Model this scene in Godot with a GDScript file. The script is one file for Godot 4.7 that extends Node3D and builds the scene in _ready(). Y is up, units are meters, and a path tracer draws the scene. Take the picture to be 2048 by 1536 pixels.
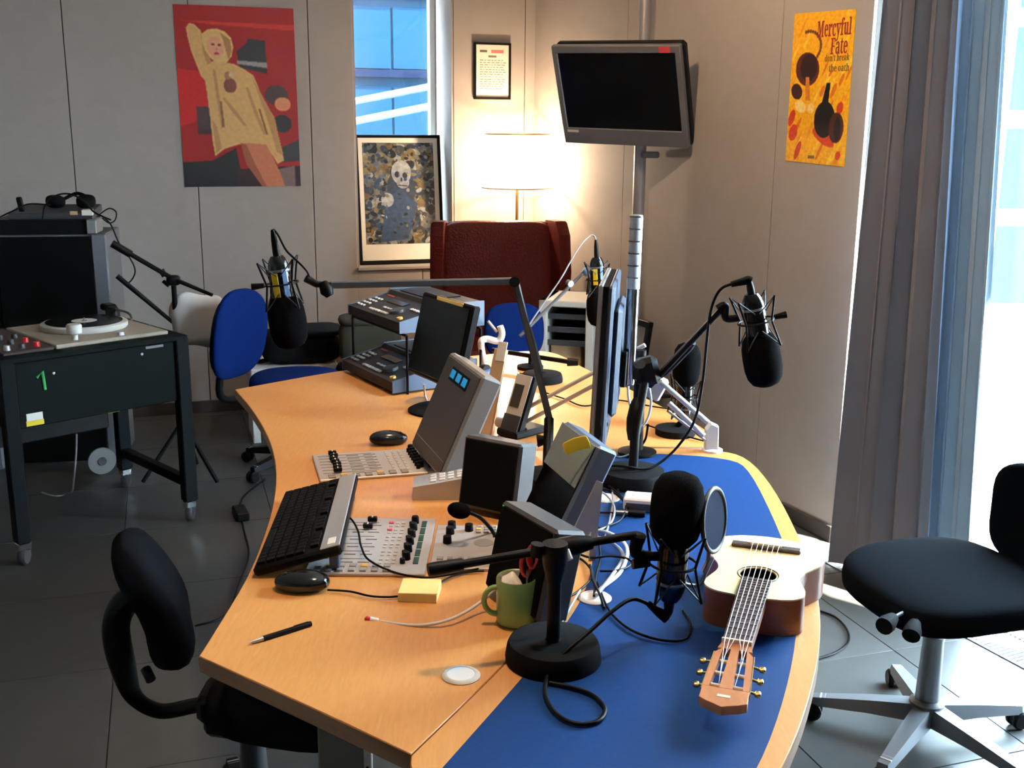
extends Node3D

# ---- the lens: a pixel of the 2048x1536 photograph gives a direction, the thing it touches gives the distance
const FOCAL := 2190.0
const EYE := Vector3(0, 1.65, 0)
const DESK := 0.74
var lens: Basis
var M := {}
var taken := {}
var rng := RandomNumberGenerator.new()
# the room: inner corner behind the lamp, the long back wall and the wall that runs on into the window front
var CORNER := Vector3(0.1194, 0, -6.7672)
var BACK := Vector3(0.9532, 0, -0.3024)      # along the back wall, towards the corner
var BACK_IN := Vector3(0.3024, 0, 0.9532)
var SIDE := Vector3(0.4178, 0, 0.9085)       # along the side wall, from the corner towards the window
var SIDE_IN := Vector3(-0.9085, 0, 0.4178)

func _ready() -> void:
	rng.seed = 7
	lens = Basis(Vector3.RIGHT, deg_to_rad(-13.4)) * Basis(Vector3.BACK, deg_to_rad(0.45))
	var cam := Camera3D.new()
	cam.name = "camera"
	cam.fov = rad_to_deg(2.0 * atan(768.0 / FOCAL))
	cam.near = 0.05
	cam.far = 200.0
	cam.transform = Transform3D(lens, EYE)
	add_child(cam)
	cam.current = true

	var env := Environment.new()
	env.background_mode = Environment.BG_SKY
	var sky := Sky.new()
	var ps := ProceduralSkyMaterial.new()
	ps.sky_top_color = Color(0.78, 0.91, 1.0)
	ps.sky_horizon_color = Color(0.86, 0.95, 1.0)
	ps.ground_horizon_color = Color(0.80, 0.88, 0.92)
	ps.ground_bottom_color = Color(0.62, 0.68, 0.70)
	ps.sky_energy_multiplier = 1.0
	sky.sky_material = ps
	env.sky = sky
	env.background_energy_multiplier = SKY_ENERGY
	env.ambient_light_source = Environment.AMBIENT_SOURCE_SKY
	env.tonemap_mode = Environment.TONE_MAPPER_LINEAR
	env.tonemap_exposure = EXPOSURE
	env.sdfgi_enabled = true
	env.ssao_enabled = true
	env.ssil_enabled = true
	var we := WorldEnvironment.new()
	we.name = "world_environment"
	we.environment = env
	add_child(we)

	var sun := DirectionalLight3D.new()
	sun.name = "sun"
	sun.light_color = Color(1.0, 0.97, 0.92)
	sun.light_energy = SUN_ENERGY
	sun.light_angular_distance = 0.53
	sun.shadow_enabled = true
	sun.sky_mode = DirectionalLight3D.SKY_MODE_LIGHT_ONLY
	add_child(sun)
	var run := (SIDE_IN * 0.44 - SIDE * 0.90).normalized()      # high sun, almost along the glass
	sun.look_at_from_position(Vector3.ZERO, run * cos(deg_to_rad(60.0)) - Vector3.UP * sin(deg_to_rad(60.0)))

	make_materials()
	build_room()
	build_outside()
	build_downlights()
	build_wall_things()
	build_desks()
	build_far_things()
	build_left_things()
	build_chairs()
	build_mics()
	build_desk_machines()
	build_desk_small()
	build_cables()

const GROUPS := {"studio_microphone": "foam covered studio microphones", "microphone_stand": "black table microphone stands", "office_chair": "office chairs round the desk", "desk_loudspeaker": "black desktop loudspeakers", "loudspeaker": "tall loudspeakers by the back wall", "touch_screen": "tilted touch screens of the consoles", "mixing_console": "flat mixing consoles in the desk", "disc_player": "stacked disc players", "computer_mouse": "black computer mice", "cable_grommet": "round cable grommets", "ceiling_downlight": "recessed ceiling lamps", "desk_monitor": "desktop monitors", "microphone_cable": "black microphone cables"}
const SKY_ENERGY := 78.0
const SUN_ENERGY := 60.0
const EXPOSURE := 1.0
const LAMP_ENERGY := 1.1
const DOWNLIGHT_ENERGY := 2.6

# ---- pixels to points
func ray(px: float, py: float) -> Vector3:
	return lens * Vector3((px - 1024.0) / FOCAL, (768.0 - py) / FOCAL, -1.0)

func g(px: float, py: float, h := DESK) -> Vector3:          # where the pixel's ray meets the level h
	var d := ray(px, py)
	return EYE + d * ((h - EYE.y) / d.y)

func at(px: float, py: float, f: float) -> Vector3:           # the pixel at the depth f of the thing it belongs to
	var d := ray(px, py)
	return EYE + d * (-f / d.z)

func bw(s: float, y: float, out := 0.0) -> Vector3:           # a point on the back wall, s along it from the corner
	return CORNER + BACK * s + Vector3(0, y, 0) + BACK_IN * out

func sw(s: float, y: float, out := 0.0) -> Vector3:           # a point on the side wall
	return CORNER + SIDE * s + Vector3(0, y, 0) + SIDE_IN * out

# ---- nodes
func numbered(called: String) -> String:
	if not taken.has(called):
		taken[called] = 0
		return called
	taken[called] += 1
	return "%s_%03d" % [called, taken[called]]

func world_of(n: Node) -> Transform3D:
	var t := Transform3D()
	while n is Node3D and n != self:
		t = n.transform * t
		n = n.get_parent()
	return t

func thing(called: String, label: String, category: String, where := Vector3.ZERO, group := "") -> Node3D:
	var o := Node3D.new()
	o.name = numbered(called)
	add_child(o)
	o.position = where
	return tag(o, label, category, group)

func tag(o: Node3D, label: String, category: String, group := "") -> Node3D:
	o.set_meta("label", label)
	o.set_meta("category", category)
	var kind := o.name.get_slice("_0", 0)
	if group == "" and GROUPS.has(kind):
		group = GROUPS[kind]
	if group:
		o.set_meta("group", group)
	return o

# commits a mesh whose points are in world coordinates as one named object
func obj(called: String, st: SurfaceTool, m: Material, parent: Node3D = null) -> MeshInstance3D:
	st.generate_normals()
	return put(called, st.commit(), m, Transform3D(), parent)

func put(called: String, mesh: Mesh, m: Material, xf: Transform3D, parent: Node3D = null) -> MeshInstance3D:
	var o := MeshInstance3D.new()
	o.mesh = mesh
	o.material_override = m
	o.cast_shadow = GeometryInstance3D.SHADOW_CASTING_SETTING_ON
	if parent == null:
		o.name = numbered(called)
		add_child(o)
		o.transform = xf
	else:
		o.name = called
		parent.add_child(o, true)
		o.transform = world_of(parent).affine_inverse() * xf
	return o

func one(called: String, st: SurfaceTool, m: Material, label: String, category: String, group := "") -> MeshInstance3D:
	var o := obj(called, st, m)
	tag(o, label, category, group)
	return o

func struct(called: String, st: SurfaceTool, m: Material, parent: Node3D = null) -> MeshInstance3D:
	var o := obj(called, st, m, parent)
	if parent == null:
		o.set_meta("kind", "structure")
		o.set_meta("label", called.replace("_", " ") + " of the studio")
	return o

# ---- meshes
func mb() -> SurfaceTool:
	var st := SurfaceTool.new()
	st.begin(Mesh.PRIMITIVE_TRIANGLES)
	return st

func tri(st: SurfaceTool, a: Vector3, b: Vector3, c: Vector3, out: Vector3) -> void:
	if (a - c).cross(a - b).dot(out) < 0.0:
		var k := b
		b = c
		c = k
	st.add_vertex(a)
	st.add_vertex(b)
	st.add_vertex(c)

func quad(st: SurfaceTool, a: Vector3, b: Vector3, c: Vector3, d: Vector3, out: Vector3) -> void:
	tri(st, a, b, c, out)
	tri(st, a, c, d, out)

func frame(o: Vector3, x: Vector3, y: Vector3) -> Transform3D:      # origin, x axis, roughly y
	x = x.normalized()
	var z := x.cross(y).normalized()
	return Transform3D(Basis(x, z.cross(x), z), o)

func yaw(o: Vector3, deg: float, tilt_x := 0.0, tilt_z := 0.0) -> Transform3D:
	return Transform3D(Basis(Vector3.UP, deg_to_rad(deg)) * Basis(Vector3.RIGHT, deg_to_rad(tilt_x)) * Basis(Vector3.BACK, deg_to_rad(tilt_z)), o)

# a box with chamfered edges, centred on xf
func box(st: SurfaceTool, xf: Transform3D, size: Vector3, bev := 0.0) -> SurfaceTool:
	st.set_smooth_group(-1)
	var h := size * 0.5
	bev = minf(bev, minf(h.x, minf(h.y, h.z)) * 0.9)
	var p := func(sx: int, sy: int, sz: int, k: int) -> Vector3:
		var v := Vector3(sx * (h.x - (0.0 if k == 0 else bev)), sy * (h.y - (0.0 if k == 1 else bev)), sz * (h.z - (0.0 if k == 2 else bev)))
		return xf * v
	for k in 3:
		for s in [-1, 1]:
			var c := []
			for uv in [[-1, -1], [1, -1], [1, 1], [-1, 1]]:
				var t := [0, 0, 0]
				t[k] = s
				t[(k + 1) % 3] = uv[0]
				t[(k + 2) % 3] = uv[1]
				c.append(p.call(t[0], t[1], t[2], k))
			var n := Vector3.ZERO
			n[k] = s
			quad(st, c[0], c[1], c[2], c[3], xf.basis * n)
	if bev > 0.0:
		for k in 3:                     # edges that run along axis k
			var i := (k + 1) % 3
			var j := (k + 2) % 3
			for a in [-1, 1]:
				for b in [-1, 1]:
					var t0 := [0, 0, 0]
					t0[i] = a
					t0[j] = b
					t0[k] = -1
					var t1 := t0.duplicate()
					t1[k] = 1
					var n := Vector3.ZERO
					n[i] = a
					n[j] = b
					quad(st, p.call(t0[0], t0[1], t0[2], i), p.call(t1[0], t1[1], t1[2], i), p.call(t1[0], t1[1], t1[2], j), p.call(t0[0], t0[1], t0[2], j), xf.basis * n)
		for a in [-1, 1]:
			for b in [-1, 1]:
				for c in [-1, 1]:
					tri(st, p.call(a, b, c, 0), p.call(a, b, c, 1), p.call(a, b, c, 2), xf.basis * Vector3(a, b, c))
	return st

# a tube along points; r is one radius or one for each point
func tube(st: SurfaceTool, pts: Array, r, n := 8, caps := true) -> SurfaceTool:
	var t0: Vector3 = (pts[1] - pts[0]).normalized()
	var u := t0.cross(Vector3.UP if absf(t0.y) < 0.9 else Vector3.RIGHT).normalized()
	var rings := []
	for i in pts.size():
		var a: Vector3 = pts[maxi(i - 1, 0)]
		var b: Vector3 = pts[mini(i + 1, pts.size() - 1)]
		var t := (b - a).normalized()
		u = (u - t * u.dot(t)).normalized()
		var v := t.cross(u)
		var rr: float = r[i] if r is Array else r
		var ring := []
		for k in n:
			var an := TAU * k / n
			ring.append(pts[i] + (u * cos(an) + v * sin(an)) * rr)
		rings.append(ring)
	st.set_smooth_group(1)
	for i in pts.size() - 1:
		for k in n:
			var k2 := (k + 1) % n
			var a: Vector3 = rings[i][k]
			var d: Vector3 = rings[i][k2]
			quad(st, a, rings[i + 1][k], rings[i + 1][k2], d, (a + d) * 0.5 - pts[i] + (rings[i + 1][k] - pts[i + 1]))
	if caps:
		st.set_smooth_group(-1)
		for e in [0, pts.size() - 1]:
			var out: Vector3 = pts[0] - pts[1] if e == 0 else pts[e] - pts[e - 1]
			for k in range(1, n - 1):
				tri(st, rings[e][0], rings[e][k], rings[e][k + 1], out)
	return st

# a smooth path through points
func smooth(pts: Array, per := 6) -> Array:
	var out := []
	for i in pts.size() - 1:
		var p0: Vector3 = pts[maxi(i - 1, 0)]
		var p1: Vector3 = pts[i]
		var p2: Vector3 = pts[i + 1]
		var p3: Vector3 = pts[mini(i + 2, pts.size() - 1)]
		for k in per:
			out.append(p1.cubic_interpolate(p2, p0, p3, float(k) / per))
	out.append(pts[-1])
	return out

# a profile [radius, height] turned about the y axis of xf; run it upwards on the outside
func lathe(st: SurfaceTool, prof: Array, xf: Transform3D, n := 24) -> SurfaceTool:
	var sg := 1
	for i in prof.size() - 1:
		var a: Vector2 = Vector2(prof[i][0], prof[i][1])
		var b: Vector2 = Vector2(prof[i + 1][0], prof[i + 1][1])
		if i > 0:
			var z := Vector2(prof[i - 1][0], prof[i - 1][1])
			if absf((a - z).angle_to(b - a)) > 0.7:
				sg += 1
		st.set_smooth_group(sg)
		for k in n:
			var c0 := Vector3(cos(TAU * k / n), 0, sin(TAU * k / n))
			var c1 := Vector3(cos(TAU * (k + 1) / n), 0, sin(TAU * (k + 1) / n))
			var out := xf.basis * ((c0 + c1) * (b.y - a.y) + Vector3.UP * 2.0 * (a.x - b.x))
			var p := xf * (c0 * a.x + Vector3.UP * a.y)
			var q := xf * (c0 * b.x + Vector3.UP * b.y)
			var r := xf * (c1 * b.x + Vector3.UP * b.y)
			var s := xf * (c1 * a.x + Vector3.UP * a.y)
			if a.x < 1e-6:
				tri(st, p, q, r, out)
			elif b.x < 1e-6:
				tri(st, p, q, s, out)
			else:
				quad(st, p, q, r, s, out)
	return st

# an outline in the x-z plane of xf, from y0 to y1, with a chamfer along the top edge
func prism(st: SurfaceTool, poly: Array, y0: float, y1: float, xf := Transform3D(), bev := 0.0) -> SurfaceTool:
	var pp := PackedVector2Array()
	for v in poly:
		pp.append(v)
	if Geometry2D.is_polygon_clockwise(pp):
		pp.reverse()
	var n := pp.size()
	var inner := PackedVector2Array()
	for i in n:
		var e0 := (pp[i] - pp[(i + n - 1) % n]).normalized()
		var e1 := (pp[(i + 1) % n] - pp[i]).normalized()
		var m := (e0.orthogonal() + e1.orthogonal()).normalized()
		inner.append(pp[i] + m * bev * (-1.0 if Geometry2D.is_polygon_clockwise(pp) else 1.0))
	if bev > 0.0:                        # keep the inset on the inside
		if absf(area(inner)) > absf(area(pp)):
			for i in n:
				inner[i] = pp[i] * 2.0 - inner[i]
	var idx := Geometry2D.triangulate_polygon(pp)
	st.set_smooth_group(-1)
	for i in range(0, idx.size(), 3):
		var t := []
		var b := []
		for k in 3:
			var v := inner[idx[i + k]] if bev > 0.0 else pp[idx[i + k]]
			t.append(xf * Vector3(v.x, y1, v.y))
			b.append(xf * Vector3(pp[idx[i + k]].x, y0, pp[idx[i + k]].y))
		tri(st, t[0], t[1], t[2], xf.basis.y)
		tri(st, b[0], b[1], b[2], -xf.basis.y)
	var sg := 5
	var sign_ := 1.0 if area(pp) > 0 else -1.0
	for i in n:
		var a := pp[i]
		var c := pp[(i + 1) % n]
		var z := pp[(i + n - 1) % n]
		if absf((a - z).angle_to(c - a)) > 0.5:
			sg += 1
		st.set_smooth_group(sg)
		var o2 := (c - a).rotated(-PI / 2 * sign_)
		var out := xf.basis * Vector3(o2.x, 0, o2.y)
		var yt := y1 - bev
		quad(st, xf * Vector3(a.x, y0, a.y), xf * Vector3(a.x, yt, a.y), xf * Vector3(c.x, yt, c.y), xf * Vector3(c.x, y0, c.y), out)
		if bev > 0.0:
			var ia := inner[i]
			var ic := inner[(i + 1) % n]
			quad(st, xf * Vector3(a.x, yt, a.y), xf * Vector3(ia.x, y1, ia.y), xf * Vector3(ic.x, y1, ic.y), xf * Vector3(c.x, yt, c.y), out + xf.basis.y * out.length())
	return st

func area(p: PackedVector2Array) -> float:
	var s := 0.0
	for i in p.size():
		s += p[i].cross(p[(i + 1) % p.size()])
	return s * 0.5

# a rounded cushion: superellipsoid with half sizes r, squareness ev up and eh around; bend is called on each point
func pad(st: SurfaceTool, xf: Transform3D, r: Vector3, ev := 0.6, eh := 0.6, nu := 32, nv := 14, bend = null) -> SurfaceTool:
	st.set_smooth_group(1)
	var pw := func(v: float, e: float) -> float: return signf(v) * pow(absf(v), e)
	var grid := []
	for j in nv + 1:
		var ph := -PI / 2 + PI * j / nv
		var row := []
		for i in nu:
			var th := TAU * i / nu
			var cv: float = pw.call(cos(ph), ev)
			var v := Vector3(r.x * cv * pw.call(cos(th), eh), r.y * pw.call(sin(ph), ev), r.z * cv * pw.call(sin(th), eh))
			if j == 0 or j == nv:
				v = Vector3(0, r.y * signf(ph), 0)
			if bend != null:
				v = bend.call(v)
			row.append(v)
		grid.append(row)
	for j in nv:
		for i in nu:
			var i2 := (i + 1) % nu
			var a: Vector3 = grid[j][i]
			var b: Vector3 = grid[j + 1][i]
			var c: Vector3 = grid[j + 1][i2]
			var d: Vector3 = grid[j][i2]
			# wind by the order of the grid so that bends keep their outside
			var pa := xf * a
			var pb := xf * b
			var pc := xf * c
			var pd := xf * d
			if j > 0:
				st.add_vertex(pa); st.add_vertex(pd); st.add_vertex(pc if j < nv - 1 else pb)
			if j < nv - 1:
				st.add_vertex(pa); st.add_vertex(pc); st.add_vertex(pb)
	return st

# a flat picture: uv runs from the top left corner o along x (width) and down y
func picture(o: Vector3, x: Vector3, y: Vector3, thick: float, out: Vector3) -> SurfaceTool:
	var st := mb()
	st.set_smooth_group(-1)
	var f := out.normalized() * thick
	var c := [o + f, o + x + f, o + x + y + f, o + y + f]
	var uv := [Vector2(0, 0), Vector2(1, 0), Vector2(1, 1), Vector2(0, 1)]
	for t in [[0, 1, 2], [0, 2, 3]]:
		for k in t:
			st.set_uv(uv[k])
			st.add_vertex(c[k])
	st.set_uv(Vector2(0.01, 0.01))
	quad(st, o, o + y, o + x + y, o + x, -out)
	for e in [[o, o + x], [o + x, o + x + y], [o + x + y, o + y], [o + y, o]]:
		quad(st, e[0], e[0] + f, e[1] + f, e[1], (e[0] + e[1]) * 0.5 - (o + (x + y) * 0.5))
	return st

func panel_xf(bl: Vector3, br: Vector3, tilt: float) -> Transform3D:   # x along the foot, y up the face leaning back by tilt, z out of the face
	var x := (br - bl).normalized()
	var zin := x.cross(Vector3.UP).normalized()          # out of the face
	var y := (Vector3.UP * cos(deg_to_rad(tilt)) - zin * sin(deg_to_rad(tilt))).normalized()
	return Transform3D(Basis(x, y, x.cross(y)), bl)

# ---- materials
func mat(key: String, c: Color, rough := 0.6, metal := 0.0) -> StandardMaterial3D:
	var m := StandardMaterial3D.new()
	m.resource_name = key
	m.albedo_color = c
	m.roughness = rough
	m.metallic = metal
	m.texture_repeat = true
	M[key] = m
	return m

func noise_tex(freq: float, ramp: Array, size := 256, octaves := 4, seed_ := 1, type := FastNoiseLite.TYPE_SIMPLEX_SMOOTH) -> NoiseTexture2D:
	var n := FastNoiseLite.new()
	n.seed = seed_
	n.frequency = freq
	n.noise_type = type
	n.fractal_octaves = octaves
	var t := NoiseTexture2D.new()
	t.width = size
	t.height = size
	t.seamless = true
	t.noise = n
	var gr := Gradient.new()
	gr.offsets = PackedFloat32Array(range(ramp.size()).map(func(i): return float(i) / maxf(1.0, ramp.size() - 1)))
	gr.colors = PackedColorArray(ramp)
	t.color_ramp = gr
	return t

func bumps(freq: float, strength: float, size := 256, seed_ := 3) -> NoiseTexture2D:
	var n := FastNoiseLite.new()
	n.seed = seed_
	n.frequency = freq
	n.fractal_octaves = 3
	var t := NoiseTexture2D.new()
	t.width = size
	t.height = size
	t.seamless = true
	t.noise = n
	t.as_normal_map = true
	t.bump_strength = strength
	return t

func tri_world(m: StandardMaterial3D, scale: Vector3) -> StandardMaterial3D:
	m.uv1_triplanar = true
	m.uv1_world_triplanar = true
	m.uv1_scale = scale
	return m

func c8(r: int, gg: int, b: int) -> Color:
	return Color8(r, gg, b)

func make_materials() -> void:
	var m := mat("wall", Color.WHITE, 0.75)
	m.albedo_texture = noise_tex(0.02, [c8(158, 149, 142), c8(164, 155, 148), c8(161, 152, 145), c8(167, 158, 151)], 256, 5, 4)
	tri_world(m, Vector3(0.7, 0.7, 0.7))
	mat("ceiling", c8(205, 200, 192), 0.9)
	mat("joint", c8(60, 56, 52), 0.9)
	for i in 4:
		m = mat("tile%d" % i, Color(1.0 - 0.03 * i, 1.0 - 0.03 * i, 1.0 - 0.03 * i), 0.36)
		m.albedo_texture = noise_tex(0.012, [c8(72, 72, 70), c8(77, 77, 74), c8(74, 74, 72), c8(81, 80, 77)], 256, 3, 11)
		tri_world(m, Vector3(1.1, 1.1, 1.1))
	m = mat("grout", c8(52, 51, 50), 0.9)
	m = mat("baseboard", c8(52, 45, 40), 0.6)
	m = mat("beech", Color.WHITE, 0.34)
	m.albedo_texture = noise_tex(0.02, [c8(208, 141, 74), c8(218, 152, 85), c8(212, 146, 79), c8(223, 159, 92)], 512, 5, 21)
	tri_world(m, Vector3(5.0, 1.0, 0.7))
	m.clearcoat_enabled = true
	m.clearcoat = 0.25
	m.clearcoat_roughness = 0.25
	m = mat("beech_edge", Color.WHITE, 0.5)
	m.albedo_texture = noise_tex(0.03, [c8(150, 112, 84), c8(166, 126, 96), c8(158, 120, 92)], 256, 4, 23)
	tri_world(m, Vector3(0.8, 9.0, 0.8))
	m = mat("lino", Color.WHITE, 0.5)
	m.albedo_texture = noise_tex(0.06, [c8(16, 54, 106), c8(19, 59, 113), c8(17, 56, 109), c8(21, 62, 117)], 256, 4, 31)
	tri_world(m, Vector3(2.2, 2.2, 2.2))
	mat("strip_blue", c8(96, 128, 172), 0.4)
	mat("gauze", c8(42, 50, 66), 0.9)
	mat("black", c8(15, 15, 16), 0.45)
	mat("black_matte", c8(13, 13, 14), 0.8)
	mat("black_gloss", c8(14, 14, 15), 0.15)
	mat("dark_grey", c8(58, 58, 60), 0.5)
	mat("mid_grey", c8(120, 118, 116), 0.5)
	mat("silver", c8(178, 176, 176), 0.35, 0.35)
	mat("chrome", c8(210, 210, 212), 0.12, 1.0)
	mat("steel", c8(150, 152, 156), 0.28, 0.9)
	mat("pale_plastic", c8(206, 200, 190), 0.5)
	mat("white_plastic", c8(226, 226, 224), 0.4)
	mat("white_cable", c8(222, 222, 226), 0.45)
	mat("grey_cable", c8(150, 150, 158), 0.5)
	mat("screen_off", c8(10, 10, 11), 0.12)
	mat("foam", c8(13, 13, 14), 1.0)
	M.foam.normal_enabled = true
	M.foam.normal_texture = bumps(0.25, 6.0)
	M.foam.normal_scale = 0.7
	tri_world(M.foam, Vector3(12, 12, 12))
	m = mat("fabric_black", Color.WHITE, 0.95)
	m.albedo_texture = noise_tex(0.4, [c8(11, 13, 16), c8(22, 25, 30)], 256, 2, 41)
	tri_world(m, Vector3(6, 6, 6))
	m = mat("fabric_blue", Color.WHITE, 0.9)
	m.albedo_texture = noise_tex(0.4, [c8(8, 26, 74), c8(14, 36, 90)], 256, 2, 42)
	tri_world(m, Vector3(6, 6, 6))
	m = mat("leather", Color.WHITE, 0.42)
	m.albedo_texture = noise_tex(0.03, [c8(66, 15, 10), c8(82, 21, 15), c8(73, 17, 12), c8(96, 30, 22)], 256, 5, 43)
	m.normal_enabled = true
	m.normal_texture = bumps(0.08, 4.0)
	m.normal_scale = 0.35
	tri_world(m, Vector3(3, 3, 3))
	m = mat("curtain", Color.WHITE, 0.95)
	m.albedo_texture = noise_tex(0.35, [c8(130, 127, 134), c8(146, 143, 150)], 256, 2, 44)
	tri_world(m, Vector3(5, 5, 5))
	m = mat("curtain_lit", c8(176, 204, 228), 0.9)  # lit copy of the grey curtain, window light put into the pale blue
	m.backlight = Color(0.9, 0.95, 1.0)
	mat("paint_green", c8(21, 25, 24), 0.6)
	mat("cabinet_leg", c8(26, 28, 29), 0.5)
	mat("speaker_front", c8(14, 16, 15), 0.9)
	mat("speaker_side", c8(100, 100, 105), 0.6)
	mat("chair_metal", c8(118, 121, 126), 0.4, 0.3)
	mat("deck", c8(160, 146, 128), 0.45)
	mat("vinyl", c8(10, 10, 10), 0.22)
	mat("yellow", c8(228, 196, 30), 0.6)
	mat("paper", c8(232, 226, 212), 0.8)
	mat("note", c8(236, 208, 128), 0.8)
	mat("red", c8(190, 30, 34), 0.4)
	mat("green_paint", c8(60, 170, 90), 0.6)
	mat("mug", c8(122, 160, 84), 0.25).clearcoat_enabled = true
	mat("mug_inside", c8(228, 226, 218), 0.3)
	mat("tan", c8(196, 158, 116), 0.6)
	mat("brown_box", c8(110, 72, 44), 0.7)
	mat("olive_bag", c8(70, 68, 58), 0.9)
	mat("cloth_white", c8(214, 206, 198), 0.95)
	mat("spruce", Color.WHITE, 0.4).albedo_texture = noise_tex(0.03, [c8(232, 208, 150), c8(240, 220, 166), c8(236, 213, 156)], 256, 3, 51)
	tri_world(M.spruce, Vector3(8, 1, 1))
	mat("mahogany", Color.WHITE, 0.35).albedo_texture = noise_tex(0.04, [c8(112, 60, 38), c8(132, 74, 48), c8(120, 66, 42)], 256, 4, 52)
	tri_world(M.mahogany, Vector3(2, 8, 2))
	mat("head_wood", Color.WHITE, 0.4).albedo_texture = noise_tex(0.05, [c8(186, 118, 72), c8(204, 136, 86)], 256, 4, 53)
	tri_world(M.head_wood, Vector3(6, 1, 2))
	mat("rosewood", c8(60, 44, 38), 0.5)
	mat("fret_metal", c8(196, 196, 196), 0.25, 0.9)
	mat("string", c8(222, 222, 222), 0.3, 0.4)
	mat("gold", c8(200, 170, 110), 0.25, 0.9)
	mat("bone", c8(232, 226, 210), 0.4)
	mat("tv_frame", c8(112, 110, 110), 0.35, 0.3)
	mat("red_sticker", c8(190, 60, 60), 0.5)
	mat("pole", c8(168, 164, 166), 0.35, 0.5)
	mat("window_white", c8(236, 238, 238), 0.5)
	m = mat("glass", Color(0.92, 0.98, 1.0, 0.06), 0.02)
	m.transparency = BaseMaterial3D.TRANSPARENCY_ALPHA
	m = mat("picture_glass", Color(1, 1, 1, 0.04), 0.03)
	m.transparency = BaseMaterial3D.TRANSPARENCY_ALPHA
	m = mat("lamp_shade", c8(250, 232, 200), 0.9)
	m.backlight = Color(0.5, 0.46, 0.4)
	m.emission_enabled = true
	m.emission = Color(1.0, 0.9, 0.76)
	m.emission_energy_multiplier = 1.7
	m = mat("bulb", c8(255, 240, 215), 0.5)
	m.emission_enabled = true
	m.emission = Color(1.0, 0.9, 0.76)
	m.emission_energy_multiplier = 6.0
	m = mat("lcd_cyan", c8(10, 60, 80), 0.3)
	m.emission_enabled = true
	m.emission = Color(0.1, 0.6, 0.8)
	m.emission_energy_multiplier = 0.7
	m = mat("lcd_green", c8(20, 60, 36), 0.3)
	mat("led_plastic", c8(214, 214, 224), 0.15)
	mat("btn_grey", c8(150, 146, 142), 0.5)
	mat("btn_pale", c8(205, 202, 200), 0.5)
	mat("btn_amber", c8(226, 176, 90), 0.5)
	mat("btn_pink", c8(232, 110, 140), 0.5)
	mat("console_face", c8(192, 186, 184), 0.4, 0.25)
	mat("console_line", c8(112, 108, 108), 0.5)
	mat("facade_cyan", c8(1, 22, 38), 0.8)
	mat("facade_band", c8(0, 4, 20), 0.8)
	mat("facade_rail", c8(16, 40, 48), 0.6)
	mat("outside_white", c8(238, 240, 240), 0.7)
	mat("outside_glass", c8(8, 30, 32), 0.9)
	mat("paving", c8(150, 152, 150), 0.9)
	mat("lettering_red", c8(140, 24, 30), 0.6)
	mat("lettering_brown", c8(120, 84, 26), 0.6)
	mat("brass", c8(160, 130, 80), 0.35, 0.8)
	mat("screen_reflection", c8(124, 134, 134), 0.1)  # reflection on the dark glossy screen, put into a grey colour
	mat("slate_blue", c8(70, 92, 124), 0.4)
	mat("monitor_back", c8(50, 62, 80), 0.5)
	mat("cd_face", c8(52, 50, 50), 0.45)
	mat("touch_face", c8(72, 68, 66), 0.3)
	mat("cd_side", c8(84, 98, 118), 0.4)
	for k in ["fabric_black", "fabric_blue", "foam", "curtain", "paint_green", "cabinet_leg", "facade_cyan", "facade_band", "outside_glass", "olive_bag", "speaker_front", "gauze"]:
		M[k].metallic_specular = 0.12
	for k in ["leather", "lino", "black_matte", "black", "wall", "cd_face"]:
		M[k].metallic_specular = 0.25

# ---- the room
func wbox(st: SurfaceTool, side: bool, s0: float, s1: float, y0: float, y1: float, o0: float, o1: float, bev := 0.0) -> SurfaceTool:
	var b := Basis(SIDE, Vector3.UP, SIDE_IN) if side else Basis(BACK, Vector3.UP, BACK_IN)
	var c := (b.x * (s0 + s1) + b.y * (y0 + y1) + b.z * (o0 + o1)) * 0.5
	return box(st, Transform3D(b, CORNER + c), Vector3(s1 - s0, y1 - y0, absf(o1 - o0)), bev)

const CEIL := 2.8
const NICHE_L := -1.085
const NICHE_R := -0.497
const SILL := 0.815
const WIN0 := 2.84
const WIN1 := 4.6

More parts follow.
